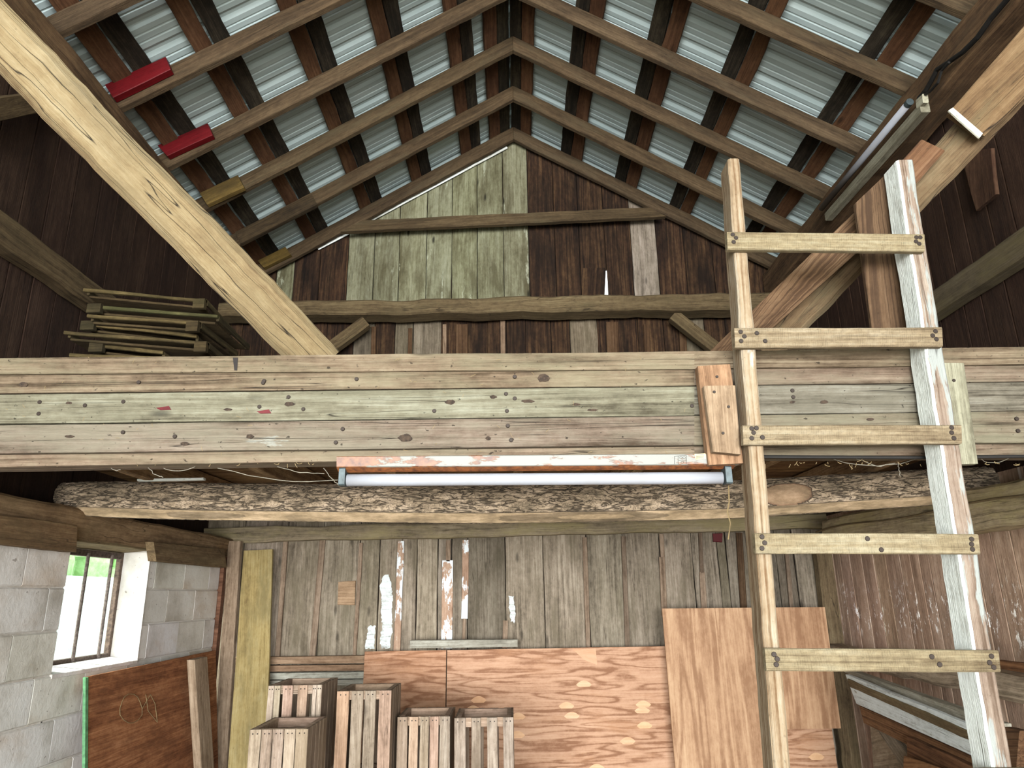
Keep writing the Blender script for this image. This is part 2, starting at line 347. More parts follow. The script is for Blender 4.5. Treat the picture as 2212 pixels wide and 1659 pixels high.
# ================================================================== SETTING
XW, YB = 2.42, 5.70            # side walls (inner faces of the siding), back wall
RX, RZ, SL = .05, 5.69, .605   # ridge line over the rafters, roof slope
def roofz(x, off=0): return RZ - SL*abs(x-RX) + off
# outside
one('ground', lambda b: b.box((0,0,-.10), (60,60,.06), 'ground'), kind='structure')
one('floor', lambda b: b.box((0,2.1,-.035), (4.84,7.6,.07), 'concrete'), kind='structure')
def hedge(b):
    for i in range(26):
        for j in range(6):
            c = Vector((-13.5+RND.uniform(-.5,.5), 6+i*1.1, .3+j*.8)); rr = RND.uniform(.6,.9)
            vs = []; fs = []
            for a in range(7):
                for q in range(8):
                    th = pi*a/6; ph = 2*pi*q/8; d = Vector((sin(th)*cos(ph), sin(th)*sin(ph), cos(th))); vs.append(c+d*rr*(1+.25*noise.noise(d*2+c)))
            for a in range(6):
                for q in range(8): fs.append((a*8+q, a*8+(q+1) % 8, (a+1)*8+(q+1) % 8, (a+1)*8+q))
            b.add(vs, [tuple(v) for v in vs], fs, 'hedge')
one('hedge', hedge, 'blurred green hedge seen at the top of the barred window', 'hedge', kind='stuff')
one('outbuilding', lambda b: (b.box((-11.4,20,1.1), (.3,24,2.2), 'shedwall'),), 'washed-out pale blue low wall seen outside through the barred window', 'wall')
# ---- back wall
def back_wall():
    e = empty('wall_back', (0,YB,0), kind='structure')
    def lower(b):
        xs = [430,520,615,693,775,818,868,900,945,975,1010,1092,1175,1270,1350,1430,1500,1556,1575,1620,1683,1722,1765,1800,1840]
        tn = [1,1,.95,1.02,.98,.9,1.05,1.1,1,.72,.62,.96,1.08,.9,.98,1.0,.98,.8,.7,.55,.55,.98,.98,1.0]
        for i in range(len(xs)-1):
            x0 = PY(xs[i], 1250, YB).x+.003; x1 = PY(xs[i+1], 1250, YB).x-.003; off = .004*(i % 3)
            b.slab((x0,YB+off,0), (x0,YB+off,2.2), (x1,YB+off,2.2), (x1,YB+off,0), .022, (0,1,0), 'wlow', tj(.05, (tn[i],)*3), wob=.002)
    one('lower_boards', lower, parent=e)
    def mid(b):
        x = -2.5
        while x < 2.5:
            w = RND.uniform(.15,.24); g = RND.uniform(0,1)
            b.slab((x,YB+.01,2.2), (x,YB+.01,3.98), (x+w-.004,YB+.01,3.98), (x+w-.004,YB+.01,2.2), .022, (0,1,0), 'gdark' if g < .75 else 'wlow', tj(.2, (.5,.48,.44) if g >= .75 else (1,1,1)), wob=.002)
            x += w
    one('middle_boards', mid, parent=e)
    def up(b):
        xs = [455,510,560,600,637,692,752,808,862,921,976,1031,1088,1143,1200,1253,1309,1366,1421,1480,1540,1600,1660,1720,1790]
        mk = ['gdark']*3+['gpale','gdark','gdark']+['gpale']*7+['gdark']*4+['wlow']+['gdark']*6
        for i in range(len(xs)-1):
            x0 = PY(xs[i], 560, YB).x+.002; x1 = PY(xs[i+1], 560, YB).x-.003; off = .003*(i % 2)
            z0, z1 = roofz(x0, -.01), roofz(x1, -.01)
            bt0, bt1 = x0, x1
            if i == 16: x0b, x1b = x0, x1
            tint = tj(.06) if mk[i] == 'gpale' else tj(.18, (1.0,1.0,1.0))
            if xs[i] == 1253: # tapers away from its neighbour and leaves a gap of daylight
                b.slab((x0,YB+off,3.95), (x0,YB+off,4.3), (x1,YB+off,4.3), (x1-.035,YB+off,3.95), .022, (0,1,0), mk[i], tint, wob=0)
                b.slab((x0,YB+off,4.3), (x0,YB+off,z0), (x1,YB+off,z1), (x1,YB+off,4.3), .022, (0,1,0), mk[i], tint, wob=.001)
            else:
                b.slab((x0,YB+off,3.95), (x0,YB+off,z0), (x1,YB+off,z1), (x1,YB+off,3.95), .022, (0,1,0), mk[i], tint, wob=.0015)
    one('gable_boards', up, parent=e)
    def back(b):  # added dark sheet behind the boards, stops light leaking through the gaps
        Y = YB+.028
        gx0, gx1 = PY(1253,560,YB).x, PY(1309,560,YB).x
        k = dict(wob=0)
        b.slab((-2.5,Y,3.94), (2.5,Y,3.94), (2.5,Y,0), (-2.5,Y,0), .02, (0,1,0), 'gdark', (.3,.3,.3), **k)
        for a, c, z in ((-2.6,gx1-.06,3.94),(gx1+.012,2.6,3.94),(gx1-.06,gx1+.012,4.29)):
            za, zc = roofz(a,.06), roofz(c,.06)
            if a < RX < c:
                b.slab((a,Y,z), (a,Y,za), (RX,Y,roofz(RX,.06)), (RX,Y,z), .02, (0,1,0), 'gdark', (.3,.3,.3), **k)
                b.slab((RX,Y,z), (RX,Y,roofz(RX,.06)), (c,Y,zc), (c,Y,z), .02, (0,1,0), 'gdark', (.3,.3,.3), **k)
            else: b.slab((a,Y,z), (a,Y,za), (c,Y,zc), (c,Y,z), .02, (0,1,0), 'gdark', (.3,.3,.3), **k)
    one('light_stop_backing', back, parent=e)
    # battens over the joints of the lower boards
    B = [(617,1165,598,1420,.036,'batten',.9),(697,1165,674,1420,.045,'batten',.8),(780,1172,765,1420,.028,'batten',.95),(866,1168,857,1408,.05,'bwhite',.95),
         (968,1166,968,1212,.036,'batten',1),(967,1210,965,1400,.084,'bwhite',1.05),(1006,1166,1003,1336,.05,'bwhite',1.0),(1003,1334,1001,1400,.024,'batten',1),
         (1092,1340,1090,1400,.04,'batten',1),(1263,1160,1271,1400,.036,'batten',.85),(1347,1158,1356,1400,.036,'batten',.55),
         (1429,1153,1432,1205,.032,'batten',.9),(1430,1203,1436,1330,.045,'batten',.95),(1513,1150,1517,1237,.03,'batten',.55),(1517,1235,1523,1330,.045,'batten',.9),
         (1597,1150,1608,1330,.05,'orange',.7),(1700,1195,1712,1330,.03,'batten',.6),(1812,1150,1823,1300,.05,'batten',.9)]
    for x0,y0,x1,y1,w,mk,k in B:
        one('batten', lambda b: stripY(b, x0,y0,x1,y1,w,YB-.02,.02,mk,(k,k,k)), parent=e)
    for x0,y0,x1,y1,w,mk in [(807,705,806,790,.04,'orange'),(886,708,885,790,.035,'orange'),(998,700,998,790,.1,'orange'),(960,700,960,790,.03,'batten'),(1086,690,1087,790,.04,'batten'),(1322,695,1325,790,.1,'orange'),(1397,700,1399,790,.045,'orange'),(1475,700,1478,790,.06,'orange')]:
        one('batten', lambda b: stripY(b, x0,y0,x1,y1,w,YB-.02,.02,mk,(.65,.6,.55)), parent=e)
    def smear(pts):
        def f(b):
            P = [PY(x, y, YB-.002) for x, y in pts]; out = []; r = random.Random(len(pts)*7+int(pts[0][0]))
            for i in range(len(P)):
                p, q = P[i], P[(i+1) % len(P)]; nn = max(2, int((q-p).length/.012))
                for k in range(nn): out.append(p.lerp(q, k/nn)+Vector((r.uniform(-.006,.006),0,r.uniform(-.008,.008))))
            n = len(out); back = [v+Vector((0,.004,0)) for v in out]
            b.add(out+back, [(v.x*2,v.z,0) for v in out+back], [tuple(range(n))]+[(i, (i+1) % n, n+(i+1) % n, n+i)[::-1] for i in range(n)], 'whitepaint', (1,1.03,1.07))
        one('paint_smear', f, parent=e)
    smear([(826,1245),(838,1240),(846,1262),(848,1290),(846,1330),(848,1365),(842,1400),(824,1400),(821,1380),(826,1350),(822,1320),(824,1290),(821,1265)])
    smear([(796,1352),(812,1350),(810,1370),(808,1400),(789,1400),(792,1375)])
    smear([(1100,1285),(1110,1288),(1113,1320),(1112,1345),(1104,1340),(1099,1310)])
    one('patch_board', lambda b: quadY(b, [(731,1256),(768,1254),(766,1307),(729,1306)], YB-.02, .02, 'batten', (1.15,1.05,.9)), parent=e)
    one('patch_board', lambda b: quadY(b, [(1540,1152),(1561,1151),(1560,1171),(1541,1170)], YB-.02, .02, 'red', (.8,1.2,1)), parent=e)
back_wall()
# ---- ceiling: corrugated steel
def ceiling(b):
    prof = []; y = -1.3; per = .198
    while y < YB+.25:
        for dy, h in ((0,0),(.024,.013),(.044,.013),(.068,0),(.100,0),(.105,.004),(.112,.004),(.117,0),(.150,0),(.155,.004),(.162,.004),(.167,0)): prof.append((y+dy, h))
        y += per
    for sg in (-1, 1):
        nx = 8; vs = []; gs = []; fs = []; L = 2.72
        nn = Vector((sg*SL, 0, 1)).normalized(); ax = Vector((sg, 0, -SL)).normalized()
        for i in range(nx+1):
            base = Vector((RX, 0, RZ+.065)) + ax*(L*1.17*i/nx)
            for (yy, h) in prof: vs.append(base + Vector((0,yy,0)) + nn*h); gs.append((L*i/nx, yy, sg))
        n = len(prof)
        for i in range(nx):
            for j in range(n-1):
                f = (i*n+j, i*n+j+1, (i+1)*n+j+1, (i+1)*n+j); fs.append(f if sg < 0 else f[::-1])
        b.add(vs, gs, fs, 'metal')
one('ceiling', ceiling, kind='structure')
# ---- side walls
def side_boards(b, X, y0, y1, z0, z1, mat, wmin, wmax, base=(1,1,1), jit=.12):
    y = y0; N = (1 if X > 0 else -1, 0, 0); i = 0
    while y < y1:
        w = min(RND.uniform(wmin, wmax), y1-y)
        if w > .02: b.slab((X,y,z0), (X,y,z1), (X,y+w-.005,z1), (X,y+w-.005,z0), .022, N, mat, tj(jit, base), wob=.0015, ch=.004)
        y += w
def backing(X): return lambda b: b.slab((X,-1.4,4.24), (X,YB,4.24), (X,YB,1.83 if X < 0 else 0), (X,-1.4,1.83 if X < 0 else 0), .02, (1 if X > 0 else -1,0,0), 'wdark', (.4,.4,.4), wob=0)  # added dark sheet outside the siding, keeps light out of its gaps
wl = empty('wall_left', (-2.42,2,0), kind='structure')
one('upper_siding', lambda b: side_boards(b, -XW, -1.4, YB, 1.82, 4.24, 'wdark', .16, .24), parent=wl)
one('light_stop_backing', backing(-2.446), parent=wl)
WY0, WY1, WZ0, WZ1 = 3.60, 4.39, 1.22, 1.83
def blocks(b):
    y_end = 5.46
    for k in range(-1, 9):
        zt = 1.82-.2*k; zb = zt-.2
        if k == -1: zt, zb = 1.86, 1.82
        if zb < -.01: zb = 0.0
        if zt <= .02: continue
        o = 3.28 if k % 2 == 0 else 3.42+.06
        ys = [o+.4*j for j in range(-13, 8)]
        for j in range(len(ys)-1):
            a, c = max(ys[j], -1.4), min(ys[j+1], y_end)
            if c-a < .03: continue
            segs = [(a, c)]
            if zt > WZ0+.01:
                segs = []
                if a < WY0: segs.append((a, min(c, WY0)))
                if c > WY1: segs.append((max(a, WY1), c))
            for p, q in segs:
                if q-p < .02: continue
                g = .0035; zz = .0015*RND.random()
                b.slab((-2.2+zz,p+g,zt-g), (-2.2+zz,q-g,zt-g), (-2.2+zz,q-g,zb+g), (-2.2+zz,p+g,zb+g), .2, (-1,0,0), 'block', tj(.035), wob=0, ch=.006)
    for (p, q, z0, z1) in [(-1.4,WY0,0,1.85),(WY1,y_end,0,1.85),(WY0-.01,WY1+.01,0,WZ0-.004)]:
        b.slab((-2.208,p,z1), (-2.208,q,z1), (-2.208,q,z0), (-2.208,p,z0), .185, (-1,0,0), 'block', (.93,.92,.9), wob=0, ch=.001)
one('block_masonry', blocks, parent=wl)
wr = empty('wall_right', (2.42,2,0), kind='structure')
one('upper_siding', lambda b: side_boards(b, XW, -1.4, YB, 2.1, 4.24, 'wdark', .13, .24, (1.15,1.1,1.05)), parent=wr)
one('lower_siding', lambda b: side_boards(b, XW, -1.4, YB, 0, 2.1, 'wright', .10, .2), parent=wr)
one('light_stop_backing', backing(2.446), parent=wr)
# ---- window
win = empty('window_1', (-2.36,4,WZ0), kind='structure')
def fr(b):
    X = -2.37
    for (y0,z0,y1,z1) in [(WY0,WZ0+.03,WY1,WZ0+.03),(WY0,WZ1-.02,WY1,WZ1-.02)]: b.board((X,y0,z0), (X,y1,z1), .035, .03, (0,0,1), 'bars', (.7,.65,.6), wob=.0)
    for y0 in (WY0+.015, WY1-.015): b.board((X,y0,WZ0), (X,y0,WZ1), .03, .03, (0,1,0), 'bars', (.8,.7,.6), wob=0)
one('frame', fr, parent=win)
for yy in (3.80, 4.01, 4.25):
    one('bar', lambda b: b.tube([(-2.35,yy,WZ0+.03), (-2.352,yy+.002,1.5), (-2.35,yy,WZ1-.02)], .0095, 'bars', 8), parent=win)
one('pane', lambda b: b.slab((-2.385,WY0+.01,WZ1-.03), (-2.385,WY1-.01,WZ1-.03), (-2.385,WY1-.01,WZ0+.04), (-2.385,WY0+.01,WZ0+.04), .003, (-1,0,0), 'glass', wob=0, ch=.0005), parent=win)
one('sill', lambda b: b.slab((-2.195,WY0,WZ0+.004), (-2.195,WY1,WZ0+.004), (-2.38,WY1,WZ0+.03), (-2.38,WY0,WZ0+.03), .02, (0,0,-1), 'block', (1,.98,1), wob=.001, ch=.002), parent=win)
one('head_board', lambda b: b.slab((-2.19,WY0-.02,WZ1+.012), (-2.19,WY1+.02,WZ1+.012), (-2.40,WY1+.02,WZ1+.0), (-2.40,WY0-.02,WZ1+.0), .018, (0,0,1), 'brace', wob=.003), parent=win)
one('lining', lambda b: b.slab((-2.195,WY1-.004,WZ0), (-2.195,WY1-.004,WZ1), (-2.36,WY1-.004,WZ1), (-2.36,WY1-.004,WZ0), .004, (0,1,0), 'block', (1.05,1.05,1.05), wob=0, ch=.001), parent=win)
# ---- loft floor
def loftfloor(b):
    y = 2.16
    while y < YB-.05:
        w = min(RND.uniform(.15,.24), YB-.04-y)
        b.slab((-2.38,y,2.29), (2.38,y,2.29), (2.38,y+w-.004,2.29), (-2.38,y+w-.004,2.29), .025, (0,0,-1), 'joist', tj(.2,(.8,.7,.6)), wob=.001); y += w
one('floor_loft', loftfloor, kind='structure')
# ================================================================== TIMBER FRAME
def beamX(b, p0, p1, w, t, mat, **k): b.board(p0, p1, w, t, (0,0,1), mat, **k)
# sill plates on the walls at loft level
one('wall_plate', lambda b: (b.slab((-2.16,-1.35,2.0), (-2.16,YB-.12,2.0), (-2.19,YB-.12,1.845), (-2.19,-1.35,1.845), .2, (-1,0,0), 'tie', (1.7,1.52,1.44), wob=.006, dep=.012, ch=.012, n=70),),
    'brown axe-hewn plate lying on top of the whitewashed block wall', 'beam')
def rplate(b):
    b.slab((2.20,-1.35,1.95), (2.20,5.15,2.03), (2.17,5.15,1.84), (2.17,-1.35,1.72), .2, (1,0,0), 'olive', (1.8,1.65,1.4), wob=.006, dep=.012, ch=.012, n=80)
one('wall_plate', rplate, 'pale axe-hewn plate with a wire along it on the brown board wall', 'beam')
one('wall_cable', lambda b: b.tube([(2.165+.005*sin(i*1.1), 5.2-i*.22, 1.95-.0012*i*i*.3+.012*sin(i*.9)) for i in range(18)], .006, 'brace', 6), 'thin tan wire running along the pale hewn plate', 'wire')
# short planks either side of the window under the plate
one('nailing_plank', lambda b: quadX(b, [(-60,1103),(167,1134),(165,1192),(-60,1170)], -2.13, .05, 'tie', (1.3,1.12,1.0), wob=.002), 'dark brown plank under the hewn plate, ending at the near side of the window', 'plank')
one('nailing_plank', lambda b: quadX(b, [(332,1170),(484,1186),(490,1226),(338,1212)], -2.12, .05, 'tie', (1.1,1.0,.92), wob=.001), 'brown plank with a pale cut end between the window and the back corner', 'plank')
# eave plates
one('eave_plate', lambda b: b.slab((-2.14,-1.35,4.20), (-2.17,YB-.02,4.20), (-2.17,YB-.02,4.0), (-2.14,-1.35,4.0), .2, (-1,0,0), 'plate', (.95,.9,.85), wob=.008, dep=.02, ch=.014, n=80),
    'dark hewn eave plate behind the pale brace, under the rafters with red blocks', 'beam')
one('eave_plate', lambda b: b.slab((2.22,-1.35,4.20), (2.2,YB-.02,4.20), (2.2,YB-.02,3.98), (2.22,-1.35,3.98), .175, (1,0,0), 'plate', (.9,.85,.8), wob=.006, dep=.012, ch=.014, n=80),
    'dark hewn eave plate that carries the small tube light', 'beam')
# girts of the upper walls
one('wall_girt', lambda b: b.board((-2.36,-1.3,3.24), (-2.36,YB-.03,3.17), .15, .10, (0,0,1), 'tie', (.8,.74,.66), wob=.006, ch=.012), 'brown horizontal girt on the dark siding above the pile of trays', 'beam')
one('wall_brace', lambda b: b.slab(PX(-40,215,-2.3), PX(110,195,-2.3), PX(112,238,-2.3), PX(-40,272,-2.3), .07, (-1,0,0), 'tie', (.62,.56,.48), wob=.003), 'dark brace stub on the siding behind the top of the pale brace', 'beam')
one('wall_girt', lambda b: b.board((2.36,-1.3,3.02), (2.36,YB-.03,3.06), .13, .10, (0,0,1), 'olive', (.5,.44,.36), wob=.005, ch=.01), 'dull brown horizontal girt on the siding beyond the ladder top', 'beam')
one('wall_girt', lambda b: b.board((2.33,-1.3,1.13), (2.33,YB-.03,1.10), .12, .16, (0,0,1), 'wlow', (1.35,1.28,1.22), wob=.008, dep=.01, ch=.02), 'rough bark-edged girt low on the brown board wall', 'beam')
one('tie_beam', lambda b: quadY(b, [(470,652),(1745,628),(1745,664),(470,682)], 5.44, .2, 'tie', (.8,.76,.66), wob=.01, dep=.012, ch=.015, n=60), 'wavy hewn tie beam across the back gable', 'beam')
one('knee_brace', lambda b: stripY(b, 790,692,705,755,.10,5.5,.08,'tie',(.7,.65,.55)), 'short diagonal brace under the tie beam near the pale brace foot', 'brace')
one('knee_brace', lambda b: stripY(b, 1455,678,1560,760,.10,5.5,.08,'tie',(.7,.65,.55)), 'short diagonal brace under the tie beam beside the ladder', 'brace')
one('collar_tie', lambda b: quadY(b, [(784,475),(1402,447),(1440,467),(735,500)], 5.53, .05, 'rafter', (1,.98,.85), wob=.004), 'slightly sloping collar board across the gable peak', 'beam')
one('white_strip', lambda b: (quadY(b, [(797,472),(1093,315),(1097,319),(806,475)], 5.67, .01, 'whitepaint', wob=0),), 'thin white strip under the gable rafter above the collar board', 'trim')  # thin white strip along the underside of the gable rafter
one('white_strip', lambda b: (quadY(b, [(684,533),(752,500),(754,505),(688,539)], 5.67, .01, 'whitepaint', wob=0),), 'short thin white strip under the gable rafter below the collar board', 'trim')
one('back_beam', lambda b: quadY(b, [(440,1140),(1812,1108),(1812,1140),(440,1172)], 5.58, .11, 'olive', (1.25,1.15,1.02), wob=.006, dep=.006, ch=.01, n=60), 'weathered grey-green beam along the top of the lower back wall', 'beam')
# rafters
YR = [5.62, 5.07, 4.51, 3.97, 3.39, 2.83]
OR = ['against the gable', 'second from the gable', 'third from the gable', 'fourth from the gable', 'fifth from the gable', 'sixth from the gable']
NL = [', small ochre block', ', long dark splice board', ', larger ochre block', ', shorter red block', ', longer red block', '']
for i, y in enumerate(YR):
    for sg in (-1, 1):
        def f(b):
            x1 = RX+sg*2.52; h = .135; zr = roofz(x1)
            b.slab((RX+sg*.001,y-.022,RZ), (x1,y-.022,zr), (x1,y-.022,zr-h), (RX+sg*.001,y-.022,RZ-h), .045, (0,1,0), 'rafter', tj(.1, (1,.95,.88)), wob=.003, ch=.004)
        lab = ('rafter on the red-block slope, %s%s' % (OR[i], NL[i])) if sg < 0 else 'rafter on the tube-light slope, %s' % OR[i]
        one('rafter', f, lab, 'rafter', 'rafters of the slope with red blocks' if sg < 0 else 'rafters of the slope above the tube light')
def blk(pts, Y, mat, lab, tint=(1,1,1)):
    one('rafter_block', lambda b: quadY(b, pts, Y, .045, mat, tint, wob=.001), lab, 'block')
blk([(226,182),(357,121),(368,149),(244,210)], 3.32, 'red', 'red painted block fixed to the rafter, the upper and longer of two')
blk([(340,313),(448,265),(459,291),(361,336)], 3.90, 'red', 'red painted block fixed to the rafter, the lower and shorter of two')
blk([(431,416),(513,377),(527,404),(447,441)], 4.44, 'ochre', 'ochre block on the rafter just below the red blocks')
blk([(508,500),(673,418),(685,441),(519,526)], 5.00, 'plate', 'long blackish splice board on a rafter beside the pale brace', (.38,.4,.34))
blk([(556,562),(616,532),(628,549),(570,578)], 5.55, 'ochre', 'small ochre block on the gable rafter foot', (.8,.8,.7))
# purlins: brown board on the eave side, blackened board on the ridge side
PR = [(.02,.20),(.47,.66),(.95,1.14),(1.42,1.60),(2.02,2.20)]
PL = [(-.16,0.03),(-.42,-.24),(-.87,-.69),(-1.32,-1.13),(-1.79,-1.6),(-2.2,-2.0)]
ORD = ['at the ridge', 'next below the ridge', 'third down from the ridge', 'fourth down from the ridge', 'fifth down from the ridge', 'lowest, against the eave plate']
for sg, lst in ((1, PR), (-1, PL)):
    for i, (a, c) in enumerate(lst):
        mid = (a+c)/2; side = 'slope above the tube light' if sg > 0 else 'slope with red blocks'
        e = empty('roof_purlin', (mid, 2.2, roofz(mid)), 'double roof purlin on the %s, %s' % (side, ORD[i]), 'purlin', 'purlins of the '+side)
        nn = Vector((sg*SL,0,1)).normalized(); ax = Vector((1,0,-sg*SL)).normalized()
        for (u, v, mk, nm) in ((a, mid-.004, None, 0), (mid+.004, c, None, 1)):
            brown = (u < mid and sg < 0 and nm == 0) or (sg > 0 and nm == 1); mk = 'purlinb' if brown else 'purlind'
            def f(b):
                lift = .004 if brown else .018
                p = Vector((u,0,roofz(u))) + nn*lift; q = Vector((v,0,roofz(v))) + nn*lift
                yy0, yy1 = -1.2, YB+.05
                b.slab(p+Vector((0,yy0,0)), p+Vector((0,yy1,0)), q+Vector((0,yy1,0)), q+Vector((0,yy0,0)), .026, nn, mk, tj(.12), wob=.004, n=90, ch=.003)
            one('brown_board' if brown else 'dark_board', f, parent=e)
# floor joists
for i, x in enumerate([-1.82,-1.2,-.6,.02,.62,1.22,1.82]):
    nm = ['beside the block wall','second from the block wall','third from the block wall','in the middle of the row','above the far end of the tube light','behind the ladder','beside the brown board wall'][i]
    one('floor_joist', lambda b: b.board((x,2.2,2.19), (x+RND.uniform(-.03,.03),YB-.13,2.19), .13, .05, (0,0,1), 'joist', tj(.15,(1.25,1.2,1.15)), wob=.003, dep=.004), 'loft floor joist over the log, %s' % nm, 'joist', 'loft floor joists')
one('loft_lath', lambda b: quadY(b, [(296,1034),(439,1031),(439,1036),(296,1039)], 3.5, .03, 'whitepaint', wob=.001), 'thin pale lath lying on top of the bark log', 'lath')
# ---- bark log
def log(b):
    seg, n = 110, 700; vs = []; gs = []; ts = []; fs = []
    P0 = PY(110,1068,3.62); P1 = PY(2192,1052,3.62)
    ctr = [(0,PY(116,1075,3.62)), (.15,PY(420,1083,3.62)), (.45,PY(1050,1089,3.62)), (.7,PY(1560,1080,3.62)), (.93,PY(2040,1050,3.62)), (1,PY(2192,1040,3.62))]
    def cen(u):
        for (a, p), (c, q) in zip(ctr, ctr[1:]):
            if u <= c: return p.lerp(q, (u-a)/(c-a))
        return ctr[-1][1]
    def rad(u): return (.088 + .008*sin(pi*min(u,.999)) - .012*max(0,(u-.9)*10)**2*.6 - .01*max(0,(.06-u)/.06))
    L = (P1-P0).length
    for i in range(n+1):
        u = i/n; c = (cen(max(0,u-.03))+cen(u)+cen(min(1,u+.03)))/3; r = rad(u)
        for j in range(seg):
            a = 2*pi*j/seg; d = Vector((0, cos(a), sin(a))); q = Vector((L*u, cos(a)*r, sin(a)*r))
            fd = cos(a-radians(243)); flat = fd > .89
            f1 = noise.noise(Vector((q.x*13, q.y*62, q.z*62))); f2 = noise.noise(Vector((q.x*30+7, q.y*120, q.z*120)))
            ridge = min(1, abs(f1)*5.5)*.75 + min(1, abs(f2)*4)*.25
            sc = u > .735 and u < .785 and ((u-.76)/.0265)**2 + ((a-pi*1.0)/.62)**2 < 1
            if sc: ridge = .8; 
            k = r*1.0 + (ridge-.75)*.008
            if flat: k = r*(.89/fd) + .001*f2
            if u > .93: k *= 1 - .10*max(0, noise.noise(Vector((3, a*2.5, 1)))*2)*(u-.93)/.07
            vs.append(c + d*k); gs.append((L*u+3, a*r, 0.0 if (flat or sc) else 1.0))
            cc = 1.05+.4*min(1,ridge); t = (cc,cc*.99,cc*.96)
            if flat: t = (1.7,1.62,1.4) if noise.noise(Vector((u*9, fd*6, 2))) > -.25 else (1.0,.96,.84)
            if sc: t = (1.15,1.0,.86) if ((u-.76)/.0265)**2 + ((a-pi)/.62)**2 < .82 else (.95,.72,.62)
            ts.append(t)
    for i in range(n):
        for j in range(seg):
            p, q = i*seg+j, i*seg+(j+1) % seg; fs.append((p, q, q+seg, p+seg))
    fs.append(tuple(range(seg-1,-1,-1))); fs.append(tuple(n*seg+j for j in range(seg)))
    b.add(vs, gs, fs, 'bark', tints=ts)
one('log_beam', log, 'bark-covered log beam spanning the room under the loft', 'log', smooth=True)
# ================================================================== LOFT FRONT
lf = empty('plank_fascia', (0,2.09,1.93), 'wide front of weathered horizontal planks nailed across the loft edge', 'loft front')
rows = [((773,807),(758,797),(748,786),2.074,'fascia',1.0,(1.04,.98,.9)), ((808,849),(798,832),(788,823),2.085,'fascia',0,(1.0,.93,.87)), ((852,915),(834,896),(825,886),2.083,'fascia2',0,(1,1,.97)),
        ((918,979),(898,960),(888,955),2.085,'fascia',0,(.98,.96,.94)), ((981,1008),(961,984),(957,982),2.11,'fascia',0,(1.1,1.02,.96))]
for a, c, d, Y, mk, _, tn in rows:
    def f(b):
        def at(x, k): # heights interpolated along the front
            v = [(0,a[k]),(1500,c[k]),(2212,d[k])]
            for (x0,y0),(x1,y1) in zip(v, v[1:]):
                if x <= x1 or x1 == 2212: return y0+(y1-y0)*(x-x0)/(x1-x0)
        for x0, x1 in ((-585,1500),(1500,2730)):
            quadY(b, [(x0,at(x0,0)),(x1,at(x1,0)),(x1,at(x1,1)),(x0,at(x0,1))], Y, .045 if Y < 2.1 else .09, mk, tj(.04, tn) if x0 < 0 else tj(.04, tuple(v*.93 for v in tn)), wob=.0008, ch=.0015, n=60)
    one('plank', f, parent=lf)
for x, y in [(299,825),(570,822),(266,867),(83,893),(183,875),(265,933),(377,942),(568,826),(655,883),(623,857),(725,955),(770,818),(938,887),(1093,850),(1112,860),(1095,887),(1097,919),(1112,813),(1495,876),
             (2060,880),(2197,904),(2200,930),(740,926),(1104,950),(1712,843),(1714,857),(560,878),(85,868)]:
    nail(lf, PY(x, y, 2.081), 1)
one('marker_stain', lambda b: quadY(b, [(503,772),(514,772),(512,800),(506,800)], 2.0725, .002, 'nail', (.6,.6,.7), wob=.0008, ch=.0005), parent=lf)
for x, y, w, h in [(972,868,11,6),(1175,816,14,9),(398,958,10,4),(875,945,16,9),(492,884,9,3),(625,872,12,5),(1245,873,9,3),(1280,885,12,3),(148,870,7,3),(1065,857,8,4),(1140,866,14,4),(1055,946,6,4),(1105,948,5,3),(540,942,9,5),(150,942,10,3),(1780,868,10,4),(1880,905,8,3),(1712,868,6,3),(50,830,10,5)]:
    def f(b):
        r = random.Random(int(x)); n = 14
        P = [PY(x+w*cos(2*pi*i/n)*r.uniform(.75,1.15), y+h*sin(2*pi*i/n)*r.uniform(.75,1.15), 2.0818) for i in range(n)]
        b.add(P+[p+Vector((0,.006,0)) for p in P], [(p.x,p.z,0) for p in P]*2, [tuple(range(n))[::-1]]+[(i, (i+1) % n, n+(i+1) % n, n+i) for i in range(n)], 'knot', (1,1,1))
    one('knot', f, parent=lf)
for x, y in ((355,882),(571,889)):
    one('red_splinter', lambda b: quadY(b, [(x-17,y-1),(x+10,y-5),(x+15,y+3),(x-8,y+4)], 2.0815, .002, 'red', (.9,1.5,1.3), wob=.002, ch=.0005), parent=lf)
# cleats nailed on the loft front beside the ladder
e = one('cleat_board', lambda b: quadY(b, [(1508,790),(1516,1004),(1604,1000),(1576,786)][0:1]+[(1531,1004),(1607,1000),(1578,786)], 2.035, .04, 'batten', (.84,.68,.55), wob=.001), 'longer brown cleat board behind a smaller board beside the ladder rail', 'board')
e2 = one('cleat_board', lambda b: quadY(b, [(1521,833),(1540,975),(1601,981),(1589,832)], 2.005, .028, 'batten', (.74,.71,.64), wob=.001), 'shorter grey-brown board nailed over the longer cleat by the ladder', 'board')
for x, y in [(1549,813)]: nail(e, PY(x, y, 2.033), .7)
for x, y in [(1562,935),(1574,878),(1543,846)]: nail(e2, PY(x, y, 2.003), .7)
e = one('cleat_board', lambda b: quadY(b, [(2032,783),(2067,1003),(2114,1001),(2084,784)], 2.05, .028, 'plank_grey', (.58,.58,.5), wob=.001), 'greenish grey cleat board beyond the white ladder rail', 'board')
nail(e, PY(2061,821,2.048), .8)
one('conduit_strip', lambda b: b.tube([PY(1640,986,2.1), PY(2004,988,2.1), PY(2300,984,2.1)], .005, 'cord', 8), 'thin black cable along the bottom of the loft front', 'cable')
